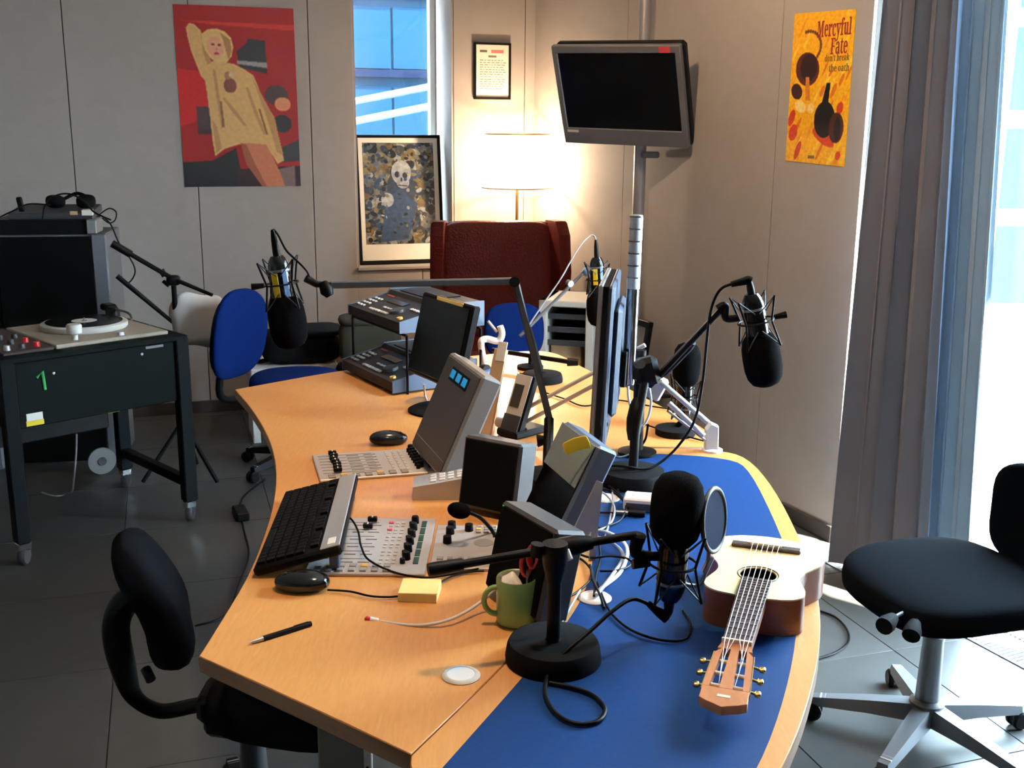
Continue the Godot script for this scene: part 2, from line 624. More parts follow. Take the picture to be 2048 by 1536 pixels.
func build_room() -> void:
	# back wall: a core with the deep window niche, faced with panels
	var st := mb()
	wbox(st, false, -4.6, NICHE_L, 0, CEIL, -0.56, -0.016)
	wbox(st, false, NICHE_R, 0.6, 0, CEIL, -0.56, -0.016)
	wbox(st, false, NICHE_L, NICHE_R, 0, SILL - 0.02, -0.56, -0.016)
	wbox(st, false, NICHE_L, NICHE_R, 2.6, CEIL, -0.56, -0.016)
	var wall := struct("wall_back", st, M.joint)
	var seams := [-4.6]
	var s := -0.06 - 0.635 * 7
	while s < 0.0:
		if s > -4.5:
			seams.append(s)
		s += 0.635
	seams.append(0.06)
	for i in seams.size() - 1:
		var a: float = seams[i] + 0.002
		var b: float = seams[i + 1] - 0.002
		var cuts := []
		if b <= NICHE_L or a >= NICHE_R:
			cuts = [[a, b, 0.0, CEIL]]
		else:
			if a < NICHE_L:
				cuts.append([a, NICHE_L, 0.0, CEIL])
			if b > NICHE_R:
				cuts.append([NICHE_R, b, 0.0, CEIL])
			cuts.append([maxf(a, NICHE_L), minf(b, NICHE_R), 0.0, SILL])
			cuts.append([maxf(a, NICHE_L), minf(b, NICHE_R), 2.6, CEIL])
		for c in cuts:
			obj("wall_panel", wbox(mb(), false, c[0], c[1], c[2], c[3], -0.02, 0.0, 0.002), M.wall, wall)
	# lining of the niche
	st = mb()
	wbox(st, false, NICHE_L - 0.002, NICHE_L + 0.012, SILL, 2.6, -0.5, -0.004)
	wbox(st, false, NICHE_R - 0.012, NICHE_R + 0.002, SILL, 2.6, -0.5, -0.004)
	wbox(st, false, NICHE_L, NICHE_R, 2.588, 2.602, -0.5, -0.004)
	obj("niche_lining", st, M.wall, wall)
	obj("niche_sill", wbox(mb(), false, NICHE_L, NICHE_R, SILL - 0.02, SILL, -0.5, 0.012, 0.003), M.wall, wall)
	st = mb()
	wbox(st, false, -4.6, 0.05, 0.0, 0.07, 0.0, 0.012, 0.003)
	struct("baseboard_back", st, M.baseboard)
	# window in the niche
	st = mb()
	var gl := -0.42
	wbox(st, false, NICHE_L + 0.012, NICHE_L + 0.075, SILL, 2.588, gl - 0.03, gl + 0.03, 0.004)
	wbox(st, false, NICHE_R - 0.05, NICHE_R - 0.012, SILL, 2.588, gl - 0.03, gl + 0.03, 0.004)
	wbox(st, false, NICHE_L + 0.075, NICHE_R - 0.05, SILL, SILL + 0.06, gl - 0.03, gl + 0.03, 0.004)
	wbox(st, false, NICHE_L + 0.075, NICHE_R - 0.05, 2.53, 2.588, gl - 0.03, gl + 0.03, 0.004)
	var w1 := struct("window_1", st, M.window_white)
	obj("pane", wbox(mb(), false, NICHE_L + 0.07, NICHE_R - 0.045, SILL + 0.055, 2.535, gl - 0.004, gl + 0.004), M.glass, w1)

	# side wall, running into the window front
	st = mb()
	wbox(st, true, -0.6, WIN0, 0, CEIL, -0.3, -0.016)
	wbox(st, true, WIN0, WIN1, 2.6, CEIL, -0.3, -0.016)
	wbox(st, true, WIN1, 9.0, 0, CEIL, -0.3, -0.016)
	wall = struct("wall_right", st, M.joint)
	var cs := [0.0, 1.078, 2.317, WIN0]
	for i in 3:
		obj("wall_panel", wbox(mb(), true, cs[i] + 0.0012, cs[i + 1] - 0.0012, 0, CEIL, -0.02, 0.0, 0.0012), M.wall, wall)
	obj("wall_panel", wbox(mb(), true, WIN0 + 0.001, WIN1, 2.6, CEIL, -0.02, 0.0, 0.002), M.wall, wall)
	obj("wall_panel", wbox(mb(), true, WIN1 + 0.001, 9.0, 0, CEIL, -0.02, 0.0, 0.002), M.wall, wall)
	struct("baseboard_right", wbox(mb(), true, 0.02, WIN0, 0, 0.07, 0.0, 0.012, 0.003), M.baseboard)
	# the glazed front: frame, mullions, one pane between each two
	st = mb()
	var posts := [WIN0, 3.72, WIN1]
	wbox(st, true, WIN0, WIN1, 0.0, 0.06, -0.16, -0.08, 0.004)
	wbox(st, true, WIN0, WIN1, 2.54, 2.6, -0.16, -0.08, 0.004)
	for p in posts:
		wbox(st, true, p - 0.035, p + 0.035, 0.06, 2.54, -0.16, -0.08, 0.004)
	var w2 := struct("window_2", st, M.window_white)
	for i in posts.size() - 1:
		obj("pane", wbox(mb(), true, posts[i] + 0.03, posts[i + 1] - 0.03, 0.055, 2.545, -0.125, -0.117), M.glass, w2)
	# the rest of the shell, behind and beside the camera
	var bl := bw(-4.6, 0)
	var rl := bl + BACK_IN * 8.2
	var rr := sw(9.0, 0)
	st = mb()
	box(st, Transform3D(Basis(BACK_IN, Vector3.UP, -BACK), (bl + rl) * 0.5 - BACK * 0.1 + Vector3(0, CEIL / 2, 0)), Vector3(8.8, CEIL, 0.2))
	struct("wall_left", st, M.wall)
	st = mb()
	var ex := (rr - rl).normalized()
	box(st, frame((rl + rr) * 0.5 + Vector3(0, CEIL / 2, 0) + Vector3.UP.cross(ex) * -0.1, ex, Vector3.UP), Vector3((rr - rl).length() + 0.4, CEIL, 0.2))
	struct("wall_rear", st, M.wall)
	var plan := [Vector2(CORNER.x, CORNER.z), Vector2(bl.x, bl.z), Vector2(rl.x, rl.z), Vector2(rr.x, rr.z)]
	var grown := Geometry2D.offset_polygon(PackedVector2Array(plan), 0.25)[0]
	struct("ceiling", prism(mb(), Array(grown), CEIL, CEIL + 0.2), M.ceiling)
	var floor_ := struct("floor", prism(mb(), Array(grown), -0.2, -0.006), M.grout)
	# floor tiles, 0.6 m, laid along the back wall
	var gv := (g(460, 1044, 0) - CORNER).dot(BACK_IN)
	var gu := (g(221, 1420, 0) - CORNER).dot(BACK)
	var size := 0.6
	var shared := mb()
	prism(shared, [Vector2(0.0015, 0.0015), Vector2(size - 0.0015, 0.0015), Vector2(size - 0.0015, size - 0.0015), Vector2(0.0015, size - 0.0015)], -0.008, 0.0, Transform3D(), 0.0012)
	shared.generate_normals()
	var tile_mesh := shared.commit()
	var room := PackedVector2Array(plan)
	for iu in range(-12, 16):
		for iv in range(-4, 18):
			var o := CORNER + BACK * (gu + iu * size) + BACK_IN * (gv - 5 * size + iv * size)
			var c := [o, o + BACK * size, o + BACK * size + BACK_IN * size, o + BACK_IN * size]
			var poly := PackedVector2Array()
			for v in c:
				poly.append(Vector2(v.x, v.z))
			var hit := Geometry2D.intersect_polygons(poly, room)
			if hit.is_empty():
				continue
			var mm: Material = M["tile%d" % rng.randi_range(0, 3)]
			if absf(absf(area(hit[0])) - size * size) < 1e-4:
				put("floor_tile", tile_mesh, mm, Transform3D(Basis(BACK, Vector3.UP, BACK_IN), o), floor_)
			elif absf(area(hit[0])) > 0.003:
				var h2 := Geometry2D.offset_polygon(hit[0], -0.0015)
				if not h2.is_empty():
					obj("floor_tile", prism(mb(), Array(h2[0]), -0.008, 0.0, Transform3D(), 0.001), mm, floor_)
	# curtains
	var cur := curtain(3.02, 3.33, 3.00, 3.48, 0.10, 0.030, 9, M.curtain, "curtain")
	tag(cur, "heavy grey curtain hanging in deep folds beside the yellow poster", "curtain")
	var sh := curtain(3.22, 3.47, 3.36, 3.64, 0.05, 0.016, 9, M.curtain_lit, "curtain_lit_edge")  # added sheet: the same curtain's edge with light coming through, painted paler
	tag(sh, "paler second sheet for the curtain edge, window light put into its colour", "curtain")
	st = mb()
	wbox(st, true, 2.78, 4.7, 2.62, 2.645, 0.10, 0.13, 0.004)
	tag(struct("curtain_rail", st, M.silver), "metal curtain rail over the window front", "rail")
	# convector grille let into the floor along the glass
	var gr := thing("floor_grille", "long slotted metal convector grille in the floor along the window", "grille", sw(4.2, 0, 0.08))
	st = mb()
	wbox(st, true, 3.0, 4.6, 0.0, 0.004, 0.0, 0.012)
	wbox(st, true, 3.0, 4.6, 0.0, 0.004, 0.156, 0.168)
	obj("grille_frame", st, M.steel, gr)
	st = mb()
	var q := 3.01
	while q < 4.6:
		wbox(st, true, q, q + 0.008, 0.0005, 0.0035, 0.012, 0.156)
		q += 0.018
	var sl := obj("slats", st, M.steel, gr)
	sl.set_meta("kind", "stuff")

func curtain(s0: float, s1: float, b0: float, b1: float, out: float, amp: float, folds: int, m: Material, called: String) -> MeshInstance3D:
	var st := mb()
	st.set_smooth_group(1)
	var nx := folds * 10
	var ny := 12
	var grid := []
	for j in ny + 1:
		var v := float(j) / ny
		var row := []
		for i in nx + 1:
			var u := float(i) / nx
			var ph := u * folds * PI + 0.5 * sin(u * 9.0 + s0) + 0.25 * sin(v * 3.0 + u * 20.0)
			var a := amp * (0.75 + 0.35 * (1.0 - v)) * (0.8 + 0.3 * sin(u * 13.0 + 1.0))
			var ss := lerpf(lerpf(b0, b1, u), lerpf(s0, s1, u), v) + 0.008 * sin(2.0 * ph)
			row.append(sw(ss, 0.015 + 2.6 * v, out + 0.012 + a * sin(ph) + 0.03 * (1.0 - v)))
		grid.append(row)
	for j in ny:
		for i in nx:
			quad(st, grid[j][i], grid[j + 1][i], grid[j + 1][i + 1], grid[j][i + 1], SIDE_IN)
	return obj(called, st, m)

# ---- what stands outside the two windows
func build_outside() -> void:
	var st := mb()
	box(st, Transform3D(Basis(), Vector3(6, -0.35, -6)), Vector3(60, 0.1, 60))
	struct("pavement", st, M.paving)
	# blue clad wall across the yard behind the niche window
	var root := thing("blue_facade", "blue clad building with dark blue bands seen through the narrow window", "building", bw(-0.8, -0.3, -4.2))
	obj("wall_body", wbox(mb(), false, -6.0, 4.0, -0.3, 6.0, -4.6, -4.25), M.facade_cyan, root)
	var y := -0.1
	var k := 0
	while y < 5.5:
		var x := -4.0
		while x < 2.0:
			obj("cladding_panel", wbox(mb(), false, x + 0.01, x + 0.49, y + 0.08, y + 0.64, -4.25, -4.23 + 0.004 * (k % 3), 0.004), M.facade_cyan, root)
			x += 0.5
			k += 1
		obj("band", wbox(mb(), false, -4.0, 2.0, y, y + 0.07, -4.25, -4.17, 0.004), M.facade_band, root)
		y += 0.72
	var hr := thing("handrail", "pale sloping double handrail in front of the blue building", "handrail", bw(-0.8, -0.3, -3.6))
	for dy in [0.0, 0.17]:
		obj("rail", tube(mb(), [bw(-3.5, 1.05 + dy, -3.6), bw(1.5, 2.05 + dy, -3.6)], 0.035, 10), M.facade_rail, hr)
	for s in [-3.4, -2.0, -0.6, 0.8]:
		obj("post", tube(mb(), [bw(s, -0.3, -3.6), bw(s, 1.05 + (s + 3.5) * 0.2 + 0.17, -3.6)], 0.02, 8), M.facade_rail, hr)
	# white building with pale green glass across the street
	var nb := thing("white_building", "white building with cyan glazing outside the large window", "building", Vector3(6, -0.3, -11))
	obj("wall_body", box(mb(), Transform3D(Basis(), Vector3(7.5, 2.2, -11.3)), Vector3(11, 5.0, 0.5), 0.02), M.outside_white, nb)
	for ix in 12:
		for iy in 5:
			obj("window", box(mb(), Transform3D(Basis(), Vector3(2.6 + ix * 0.85, 0.3 + iy * 0.95, -11.04)), Vector3(0.62, 0.78, 0.06), 0.01), M.outside_glass, nb)
	var pr := thing("parapet", "white sloping parapet outside the large window", "parapet", Vector3(4, -0.3, -8.2))
	obj("coping", box(mb(), frame(Vector3(4.3, 0.05, -8.0), Vector3(1, -0.14, 0.5), Vector3.UP), Vector3(5.0, 0.16, 0.3), 0.02), M.outside_white, pr)
	obj("wall_body", box(mb(), frame(Vector3(4.3, -0.2, -8.0), Vector3(1, -0.14, 0.5), Vector3.UP), Vector3(4.9, 0.4, 0.2), 0.02), M.outside_white, pr)

# ---- printed pictures
func ell(im: Image, cx: float, cy: float, rx: float, ry: float, c: Color, turn := 0.0) -> void:
	var w := im.get_width()
	var h := im.get_height()
	var R := maxf(rx * w, ry * h)
	for y in range(maxi(0, int(cy * h - R)), mini(h, int(cy * h + R) + 1)):
		for x in range(maxi(0, int(cx * w - R)), mini(w, int(cx * w + R) + 1)):
			var d := Vector2(x - cx * w, y - cy * h).rotated(-turn)
			if pow(d.x / (rx * w), 2) + pow(d.y / (ry * h), 2) < 1.0:
				im.set_pixel(x, y, c)

func poly(im: Image, pts: Array, c: Color) -> void:
	var w := im.get_width()
	var h := im.get_height()
	var pp := PackedVector2Array()
	var r := Rect2(pts[0][0] * w, pts[0][1] * h, 0, 0)
	for p in pts:
		pp.append(Vector2(p[0] * w, p[1] * h))
		r = r.expand(pp[-1])
	for y in range(maxi(0, int(r.position.y)), mini(h, int(r.end.y) + 1)):
		for x in range(maxi(0, int(r.position.x)), mini(w, int(r.end.x) + 1)):
			if Geometry2D.is_point_in_polygon(Vector2(x, y), pp):
				im.set_pixel(x, y, c)

func speckle(im: Image, amount: float, seed_: int) -> void:
	var n := FastNoiseLite.new()
	n.seed = seed_
	n.frequency = 0.05
	for y in im.get_height():
		for x in im.get_width():
			var k := 1.0 + amount * n.get_noise_2d(x, y)
			var c := im.get_pixel(x, y)
			im.set_pixel(x, y, Color(c.r * k, c.g * k, c.b * k))

func printed(im: Image, rough := 0.5) -> StandardMaterial3D:
	var m := StandardMaterial3D.new()
	m.albedo_texture = ImageTexture.create_from_image(im)
	m.roughness = rough
	return m

func text_on(s: String, o: Vector3, x: Vector3, up: Vector3, height: float, m: Material, parent: Node3D, font := "Droid Serif", stretch := 1.0) -> MeshInstance3D:
	var t := TextMesh.new()
	var f := SystemFont.new()
	f.font_names = PackedStringArray([font])
	f.font_weight = 700
	t.font = f
	t.text = s
	t.font_size = 48
	t.pixel_size = height / 34.0
	t.depth = 0.0008
	t.curve_step = 2.0
	t.horizontal_alignment = HORIZONTAL_ALIGNMENT_CENTER
	var z := x.normalized().cross(up.normalized())
	return put("lettering", t, m, Transform3D(Basis(x.normalized() * stretch, up.normalized(), z), o), parent)

func build_wall_things() -> void:
	# large poster of a person in a long pale sweater
	var im := Image.create(200, 300, false, Image.FORMAT_RGB8)
	im.fill(c8(150, 24, 20))
	poly(im, [[0, 0.08], [1, 0.09], [1, 0.12], [0.3, 0.10]], c8(190, 46, 36))
	poly(im, [[0, 0.34], [0.22, 0.36], [0.25, 0.6], [0, 0.66]], c8(186, 28, 26))
	poly(im, [[0, 0.86], [0.25, 0.85], [0.45, 0.78], [0.5, 1.0], [0, 1.0]], c8(28, 26, 26))
	poly(im, [[0.45, 0.9], [1, 0.88], [1, 1], [0.45, 1]], c8(48, 22, 22))
	poly(im, [[0.5, 0.24], [0.58, 0.2], [0.6, 0.17], [0.74, 0.18], [0.75, 0.36], [0.52, 0.33]], c8(52, 50, 52))
	poly(im, [[0.5, 0.29], [0.75, 0.3], [0.75, 0.33], [0.5, 0.31]], c8(150, 140, 134))
	poly(im, [[0.14, 0.55], [0.27, 0.55], [0.27, 0.70], [0.14, 0.70]], c8(74, 54, 56))
	ell(im, 0.82, 0.48, 0.1, 0.055, c8(70, 50, 46))
	ell(im, 0.87, 0.53, 0.07, 0.04, c8(206, 128, 90))
	ell(im, 0.86, 0.64, 0.08, 0.05, c8(46, 40, 40))
	poly(im, [[0.84, 0.78], [1, 0.73], [1, 0.85], [0.84, 0.86]], c8(58, 58, 58))
	poly(im, [[0.80, 0.9], [0.95, 0.88], [0.95, 1], [0.83, 1]], c8(120, 96, 90))
	var wool := c8(206, 160, 100)
	var fold := c8(178, 132, 80)
	poly(im, [[0.09, 0.12], [0.12, 0.095], [0.16, 0.098], [0.21, 0.13], [0.235, 0.19], [0.26, 0.26], [0.31, 0.34], [0.24, 0.42], [0.19, 0.38], [0.15, 0.30], [0.12, 0.24], [0.10, 0.17]], wool)
	poly(im, [[0.21, 0.14], [0.235, 0.19], [0.30, 0.33], [0.27, 0.36], [0.22, 0.25]], fold)
	poly(im, [[0.21, 0.34], [0.30, 0.295], [0.38, 0.30], [0.47, 0.31], [0.55, 0.335], [0.63, 0.37], [0.66, 0.42], [0.69, 0.48], [0.73, 0.53], [0.79, 0.60], [0.82, 0.70], [0.85, 0.80], [0.86, 0.85], [0.80, 0.87], [0.76, 0.82], [0.70, 0.765], [0.60, 0.755], [0.50, 0.755], [0.42, 0.77], [0.35, 0.785], [0.27, 0.825], [0.255, 0.74], [0.245, 0.6], [0.23, 0.46]], wool)
	for l in [[[0.29, 0.34], [0.315, 0.35], [0.34, 0.52], [0.355, 0.66], [0.335, 0.67], [0.31, 0.5]], [[0.36, 0.5], [0.38, 0.5], [0.47, 0.57], [0.55, 0.65], [0.53, 0.655], [0.44, 0.58]], [[0.56, 0.44], [0.58, 0.44], [0.66, 0.6], [0.72, 0.70], [0.69, 0.70], [0.62, 0.58]], [[0.62, 0.38], [0.66, 0.43], [0.80, 0.62], [0.85, 0.82], [0.80, 0.80], [0.74, 0.64]], [[0.26, 0.62], [0.30, 0.66], [0.33, 0.78], [0.28, 0.81]]]:
		poly(im, l, fold)
	for l in [[[0.335, 0.52], [0.35, 0.52], [0.365, 0.66], [0.345, 0.66]], [[0.66, 0.56], [0.675, 0.56], [0.73, 0.70], [0.715, 0.70]]]:
		poly(im, l, c8(132, 84, 54))
	poly(im, [[0.49, 0.75], [0.60, 0.752], [0.71, 0.76], [0.77, 0.84], [0.82, 0.92], [0.86, 1.0], [0.66, 1.0], [0.60, 0.93], [0.53, 0.87]], c8(190, 112, 78))
	poly(im, [[0.49, 0.75], [0.54, 0.76], [0.60, 0.86], [0.70, 1.0], [0.66, 1.0], [0.53, 0.87]], c8(150, 82, 56))
	var hair := c8(212, 170, 106)
	poly(im, [[0.22, 0.15], [0.27, 0.125], [0.34, 0.12], [0.41, 0.135], [0.46, 0.17], [0.475, 0.22], [0.455, 0.27], [0.42, 0.30], [0.36, 0.31], [0.29, 0.29], [0.24, 0.24], [0.215, 0.19]], hair)
	poly(im, [[0.37, 0.14], [0.45, 0.18], [0.46, 0.24], [0.43, 0.29], [0.41, 0.24], [0.39, 0.18]], c8(168, 122, 72))
	ell(im, 0.325, 0.222, 0.068, 0.060, c8(214, 150, 116), -0.15)
	ell(im, 0.305, 0.207, 0.014, 0.006, c8(96, 58, 48))
	ell(im, 0.358, 0.209, 0.014, 0.006, c8(96, 58, 48))
	ell(im, 0.335, 0.232, 0.008, 0.010, c8(190, 124, 96))
	ell(im, 0.332, 0.256, 0.022, 0.007, c8(168, 66, 58))
	ell(im, 0.43, 0.43, 0.055, 0.04, c8(118, 62, 50))
	ell(im, 0.415, 0.375, 0.03, 0.022, c8(160, 112, 76))
	ell(im, 0.44, 0.37, 0.02, 0.012, c8(196, 170, 140))
	im.resize(100, 150, Image.INTERPOLATE_LANCZOS)
	im.resize(400, 600, Image.INTERPOLATE_CUBIC)
	speckle(im, 0.05, 3)
	var tl := bw(-2.042, 2.254, 0.0006)
	var po := obj("poster", picture(tl, BACK * 0.636, Vector3(0.006, -0.962, 0), 0.002, BACK_IN), printed(im, 0.45))
	tag(po, "large red poster of a person in a long cream sweater on the back wall", "poster")

	# yellow band poster on the side wall; its artwork is only suggested
	im = Image.create(160, 260, false, Image.FORMAT_RGB8)
	im.fill(c8(236, 168, 18))
	var r := RandomNumberGenerator.new()
	r.seed = 5
	for i in 60:
		var x := r.randf()
		var y := r.randf()
		ell(im, x, y, r.randf_range(0.008, 0.03), r.randf_range(0.03, 0.08), [c8(226, 140, 16), c8(240, 186, 40), c8(214, 110, 18), c8(244, 196, 60)][r.randi_range(0, 3)], 0.5)
	for f in [[0.1, 0.80, 0.07, 0.06], [0.86, 0.62, 0.05, 0.04], [0.2, 0.92, 0.04, 0.07], [0.06, 0.7, 0.05, 0.06], [0.88, 0.93, 0.04, 0.03], [0.62, 0.82, 0.2, 0.04]]:
		ell(im, f[0], f[1], f[2], f[3], c8(196, 58, 24), 0.4)
	ell(im, 0.28, 0.37, 0.2, 0.11, c8(92, 34, 16), 0.3)
	ell(im, 0.30, 0.36, 0.14, 0.09, c8(46, 18, 12), 0.3)
	ell(im, 0.12, 0.52, 0.1, 0.05, c8(60, 24, 16), 0.5)
	poly(im, [[0.26, 0.42], [0.32, 0.42], [0.36, 0.58], [0.28, 0.58]], c8(204, 118, 40))
	ell(im, 0.2, 0.62, 0.1, 0.04, c8(244, 206, 120), 0.3)
	ell(im, 0.38, 0.63, 0.06, 0.035, c8(244, 206, 120), -0.3)
	ell(im, 0.62, 0.70, 0.17, 0.12, c8(22, 14, 12))
	poly(im, [[0.54, 0.64], [0.62, 0.46], [0.68, 0.46], [0.66, 0.64]], c8(22, 14, 12))
	ell(im, 0.82, 0.75, 0.12, 0.1, c8(70, 30, 18))
	ell(im, 0.84, 0.76, 0.05, 0.08, c8(24, 14, 12))
	for i in 14:
		var a := -1.9 + i * 0.2
		ell(im, 0.28 + 0.2 * cos(a), 0.22 + 0.1 * sin(a), 0.02, 0.012, c8(112, 62, 18))
	im.resize(90, 146, Image.INTERPOLATE_LANCZOS)
	im.resize(320, 520, Image.INTERPOLATE_CUBIC)
	speckle(im, 0.12, 8)
	tl = sw(2.392, 2.083, 0.0005)
	var yp := thing("band_poster", "yellow and black band poster with red lettering beside the curtain", "poster", sw(2.57, 1.5))
	obj("sheet", picture(tl, SIDE * 0.354 + Vector3(0, -0.012, 0), Vector3(0, -0.574, 0), 0.002, SIDE_IN), printed(im, 0.4), yp)
	text_on("Mercyful", sw(2.633, 2.012, 0.003), SIDE, Vector3.UP, 0.060, M.lettering_red, yp, "Droid Serif", 0.50)
	text_on("Fate", sw(2.668, 1.945, 0.003), SIDE, Vector3.UP, 0.06, M.lettering_red, yp, "Droid Serif", 0.52)
	text_on("don't break", sw(2.66, 1.902, 0.003), SIDE, Vector3.UP, 0.024, M.lettering_brown, yp, "Droid Serif", 0.7)
	text_on("the oath", sw(2.676, 1.864, 0.003), SIDE, Vector3.UP, 0.026, M.lettering_brown, yp, "Droid Serif", 0.75)
	obj("label_print", wbox(mb(), true, 2.53, 2.57, 1.522, 1.534, 0.0022, 0.0027), M.lettering_brown, yp)

	# framed collage standing in the niche
	im = Image.create(220, 320, false, Image.FORMAT_RGB8)
	im.fill(c8(150, 138, 108))
	r.seed = 12
	var cols := [c8(62, 84, 112), c8(176, 150, 92), c8(40, 38, 34), c8(94, 92, 88), c8(206, 196, 170), c8(84, 74, 54), c8(56, 66, 80), c8(150, 118, 60), c8(120, 128, 132), c8(34, 32, 30)]
	for i in 420:
		ell(im, r.randf(), r.randf(), r.randf_range(0.015, 0.07), r.randf_range(0.012, 0.05), cols[r.randi_range(0, cols.size() - 1)], r.randf_range(0, 3))
	ell(im, 0.52, 0.45, 0.2, 0.2, c8(66, 74, 88))
	poly(im, [[0.3, 0.55], [0.5, 0.45], [0.75, 0.6], [0.6, 0.95], [0.2, 0.98]], c8(70, 92, 116))
	ell(im, 0.53, 0.29, 0.14, 0.12, c8(214, 206, 188))
	ell(im, 0.55, 0.39, 0.09, 0.06, c8(196, 188, 172))
	ell(im, 0.47, 0.31, 0.035, 0.03, c8(52, 52, 56))
	ell(im, 0.58, 0.32, 0.035, 0.03, c8(52, 52, 56))
	ell(im, 0.53, 0.36, 0.015, 0.02, c8(60, 58, 58))
	poly(im, [[0.48, 0.41], [0.62, 0.42], [0.61, 0.43], [0.48, 0.42]], c8(80, 76, 74))
	ell(im, 0.32, 0.56, 0.09, 0.07, c8(214, 206, 186))
	for i in 130:
		ell(im, r.randf(), r.randf(), r.randf_range(0.008, 0.03), r.randf_range(0.006, 0.022), cols[r.randi_range(0, cols.size() - 1)], r.randf_range(0, 3))
	for y in 320:
		for x in 220:
			var pc := im.get_pixel(x, y)
			im.set_pixel(x, y, Color(pc.r * 0.72, pc.g * 0.76, pc.b * 0.84))
	speckle(im, 0.25, 2)
	var fbl := bw(NICHE_L + 0.03, SILL + 0.001, -0.10)
	var fx := BACK * 0.52
	var fy := (Vector3(0, 0.76, 0) + BACK_IN * -0.10)
	var nf := -(fy.cross(fx)).normalized()
	if nf.dot(BACK_IN) < 0:
		nf = -nf
	var fr := thing("framed_picture", "black framed skull collage print standing in the window niche", "picture", fbl)
	var fxf := Transform3D(Basis(fx.normalized(), fy.normalized(), nf), fbl)
	var st := mb()
	for e in [[0.26, 0.012, 0.52, 0.024], [0.26, fy.length() - 0.009, 0.52, 0.018], [0.009, 0.38, 0.018, 0.76], [0.511, 0.38, 0.018, 0.76]]:
		box(st, fxf * Transform3D(Basis(), Vector3(e[0], e[1], 0)), Vector3(e[2], e[3], 0.025), 0.003)
	obj("picture_frame", st, M.black, fr)
	obj("mount_board", box(mb(), fxf * Transform3D(Basis(), Vector3(0.26, 0.385, 0)), Vector3(0.5, 0.74, 0.008)), M.paper, fr)
	obj("print", picture(fxf * Vector3(0.045, 0.72, 0.004), fx.normalized() * 0.43, -fy.normalized() * 0.60, 0.001, nf), printed(im, 0.35), fr)

	# small framed letter on the back wall
	im = Image.create(120, 180, false, Image.FORMAT_RGB8)
	im.fill(c8(230, 222, 204))
	r.seed = 4
	poly(im, [[0.12, 0.10], [0.34, 0.10], [0.34, 0.14], [0.12, 0.14]], c8(90, 84, 80))
	poly(im, [[0.46, 0.09], [0.84, 0.09], [0.84, 0.15], [0.46, 0.15]], c8(206, 112, 100))
	poly(im, [[0.38, 0.2], [0.62, 0.2], [0.62, 0.235], [0.38, 0.235]], c8(110, 104, 98))
	for row in 13:
		var x := 0.12
		while x < 0.82:
			var w := r.randf_range(0.03, 0.12)
			var y := 0.28 + row * 0.045
			poly(im, [[x, y], [x + w, y], [x + w, y + 0.016], [x, y + 0.016]], c8(132, 124, 116))
			x += w + 0.03
	var lt := thing("framed_letter", "small black framed printed letter above the lamp", "picture", bw(-0.27, 1.79))
	st = mb()
	for e in [[-0.377, -0.365, 1.785, 2.105], [-0.165, -0.153, 1.785, 2.105], [-0.377, -0.153, 1.785, 1.797], [-0.377, -0.153, 2.093, 2.105]]:
		wbox(st, false, e[0], e[1], e[2], e[3], 0.0, 0.022, 0.002)
	obj("picture_frame", st, M.black, lt)
	obj("sheet", picture(bw(-0.366, 2.094, 0.008), BACK * 0.202, Vector3(0, -0.298, 0), 0.002, BACK_IN), printed(im, 0.6), lt)

	# television on its pole
	var pp := at(1284, 200, 5.48)
	var pole := thing("support_pole", "grey steel pole from floor to ceiling carrying the television", "pole", Vector3(pp.x, 0, pp.z))
	obj("tube", lathe(mb(), [[0.03, 0.012], [0.03, CEIL - 0.012]], Transform3D(Basis(), Vector3(pp.x, 0, pp.z)), 20), M.pole, pole)
	obj("foot_plate", lathe(mb(), [[0.0, 0.0], [0.09, 0.0], [0.09, 0.012], [0.03, 0.014]], Transform3D(Basis(), Vector3(pp.x, 0, pp.z)), 24), M.pole, pole)
	obj("ceiling_plate", lathe(mb(), [[0.03, CEIL - 0.014], [0.09, CEIL - 0.012], [0.09, CEIL], [0, CEIL]], Transform3D(Basis(), Vector3(pp.x, 0, pp.z)), 24), M.pole, pole)
	obj("bracket", box(mb(), Transform3D(Basis(), Vector3(pp.x + 0.045, at(1284, 310, 5.4).y, pp.z + 0.03)), Vector3(0.09, 0.032, 0.04), 0.008), M.mid_grey, pole)
	var o := Vector3(0.4962, 1.7784, -5.2871)
	var tf := Transform3D(Basis(Vector3.UP, deg_to_rad(-32.0)) * Basis(Vector3.RIGHT, deg_to_rad(21.68)) * Basis(Vector3.BACK, deg_to_rad(-1.44)), o)
	var tw := 0.653
	var th := 0.48
	var tv := thing("television", "grey framed flat television tilted on a steel pole", "television", o)
	st = mb()
	box(st, tf * Transform3D(Basis(), Vector3(0, th / 2 - 0.018, 0)), Vector3(tw, 0.036, 0.03), 0.004)
	box(st, tf * Transform3D(Basis(), Vector3(0, -th / 2 + 0.04, 0)), Vector3(tw, 0.08, 0.03), 0.004)
	for s in [-1, 1]:
		box(st, tf * Transform3D(Basis(), Vector3(s * (tw / 2 - 0.014), 0.02, 0)), Vector3(0.028, th - 0.1, 0.03), 0.003)
	obj("bezel", st, M.tv_frame, tv)
	obj("screen", box(mb(), tf * Transform3D(Basis(), Vector3(0, 0.022, 0.004)), Vector3(tw - 0.05, th - 0.11, 0.01)), M.screen_off, tv)
	obj("housing", box(mb(), tf * Transform3D(Basis(), Vector3(0.004, 0, -0.04)), Vector3(tw + 0.004, th + 0.006, 0.055), 0.015), M.black, tv)
	obj("red_sticker", box(mb(), tf * Transform3D(Basis(), Vector3(tw / 2 - 0.075, th / 2 - 0.02, 0.0155)), Vector3(0.055, 0.026, 0.001)), M.red_sticker, tv)
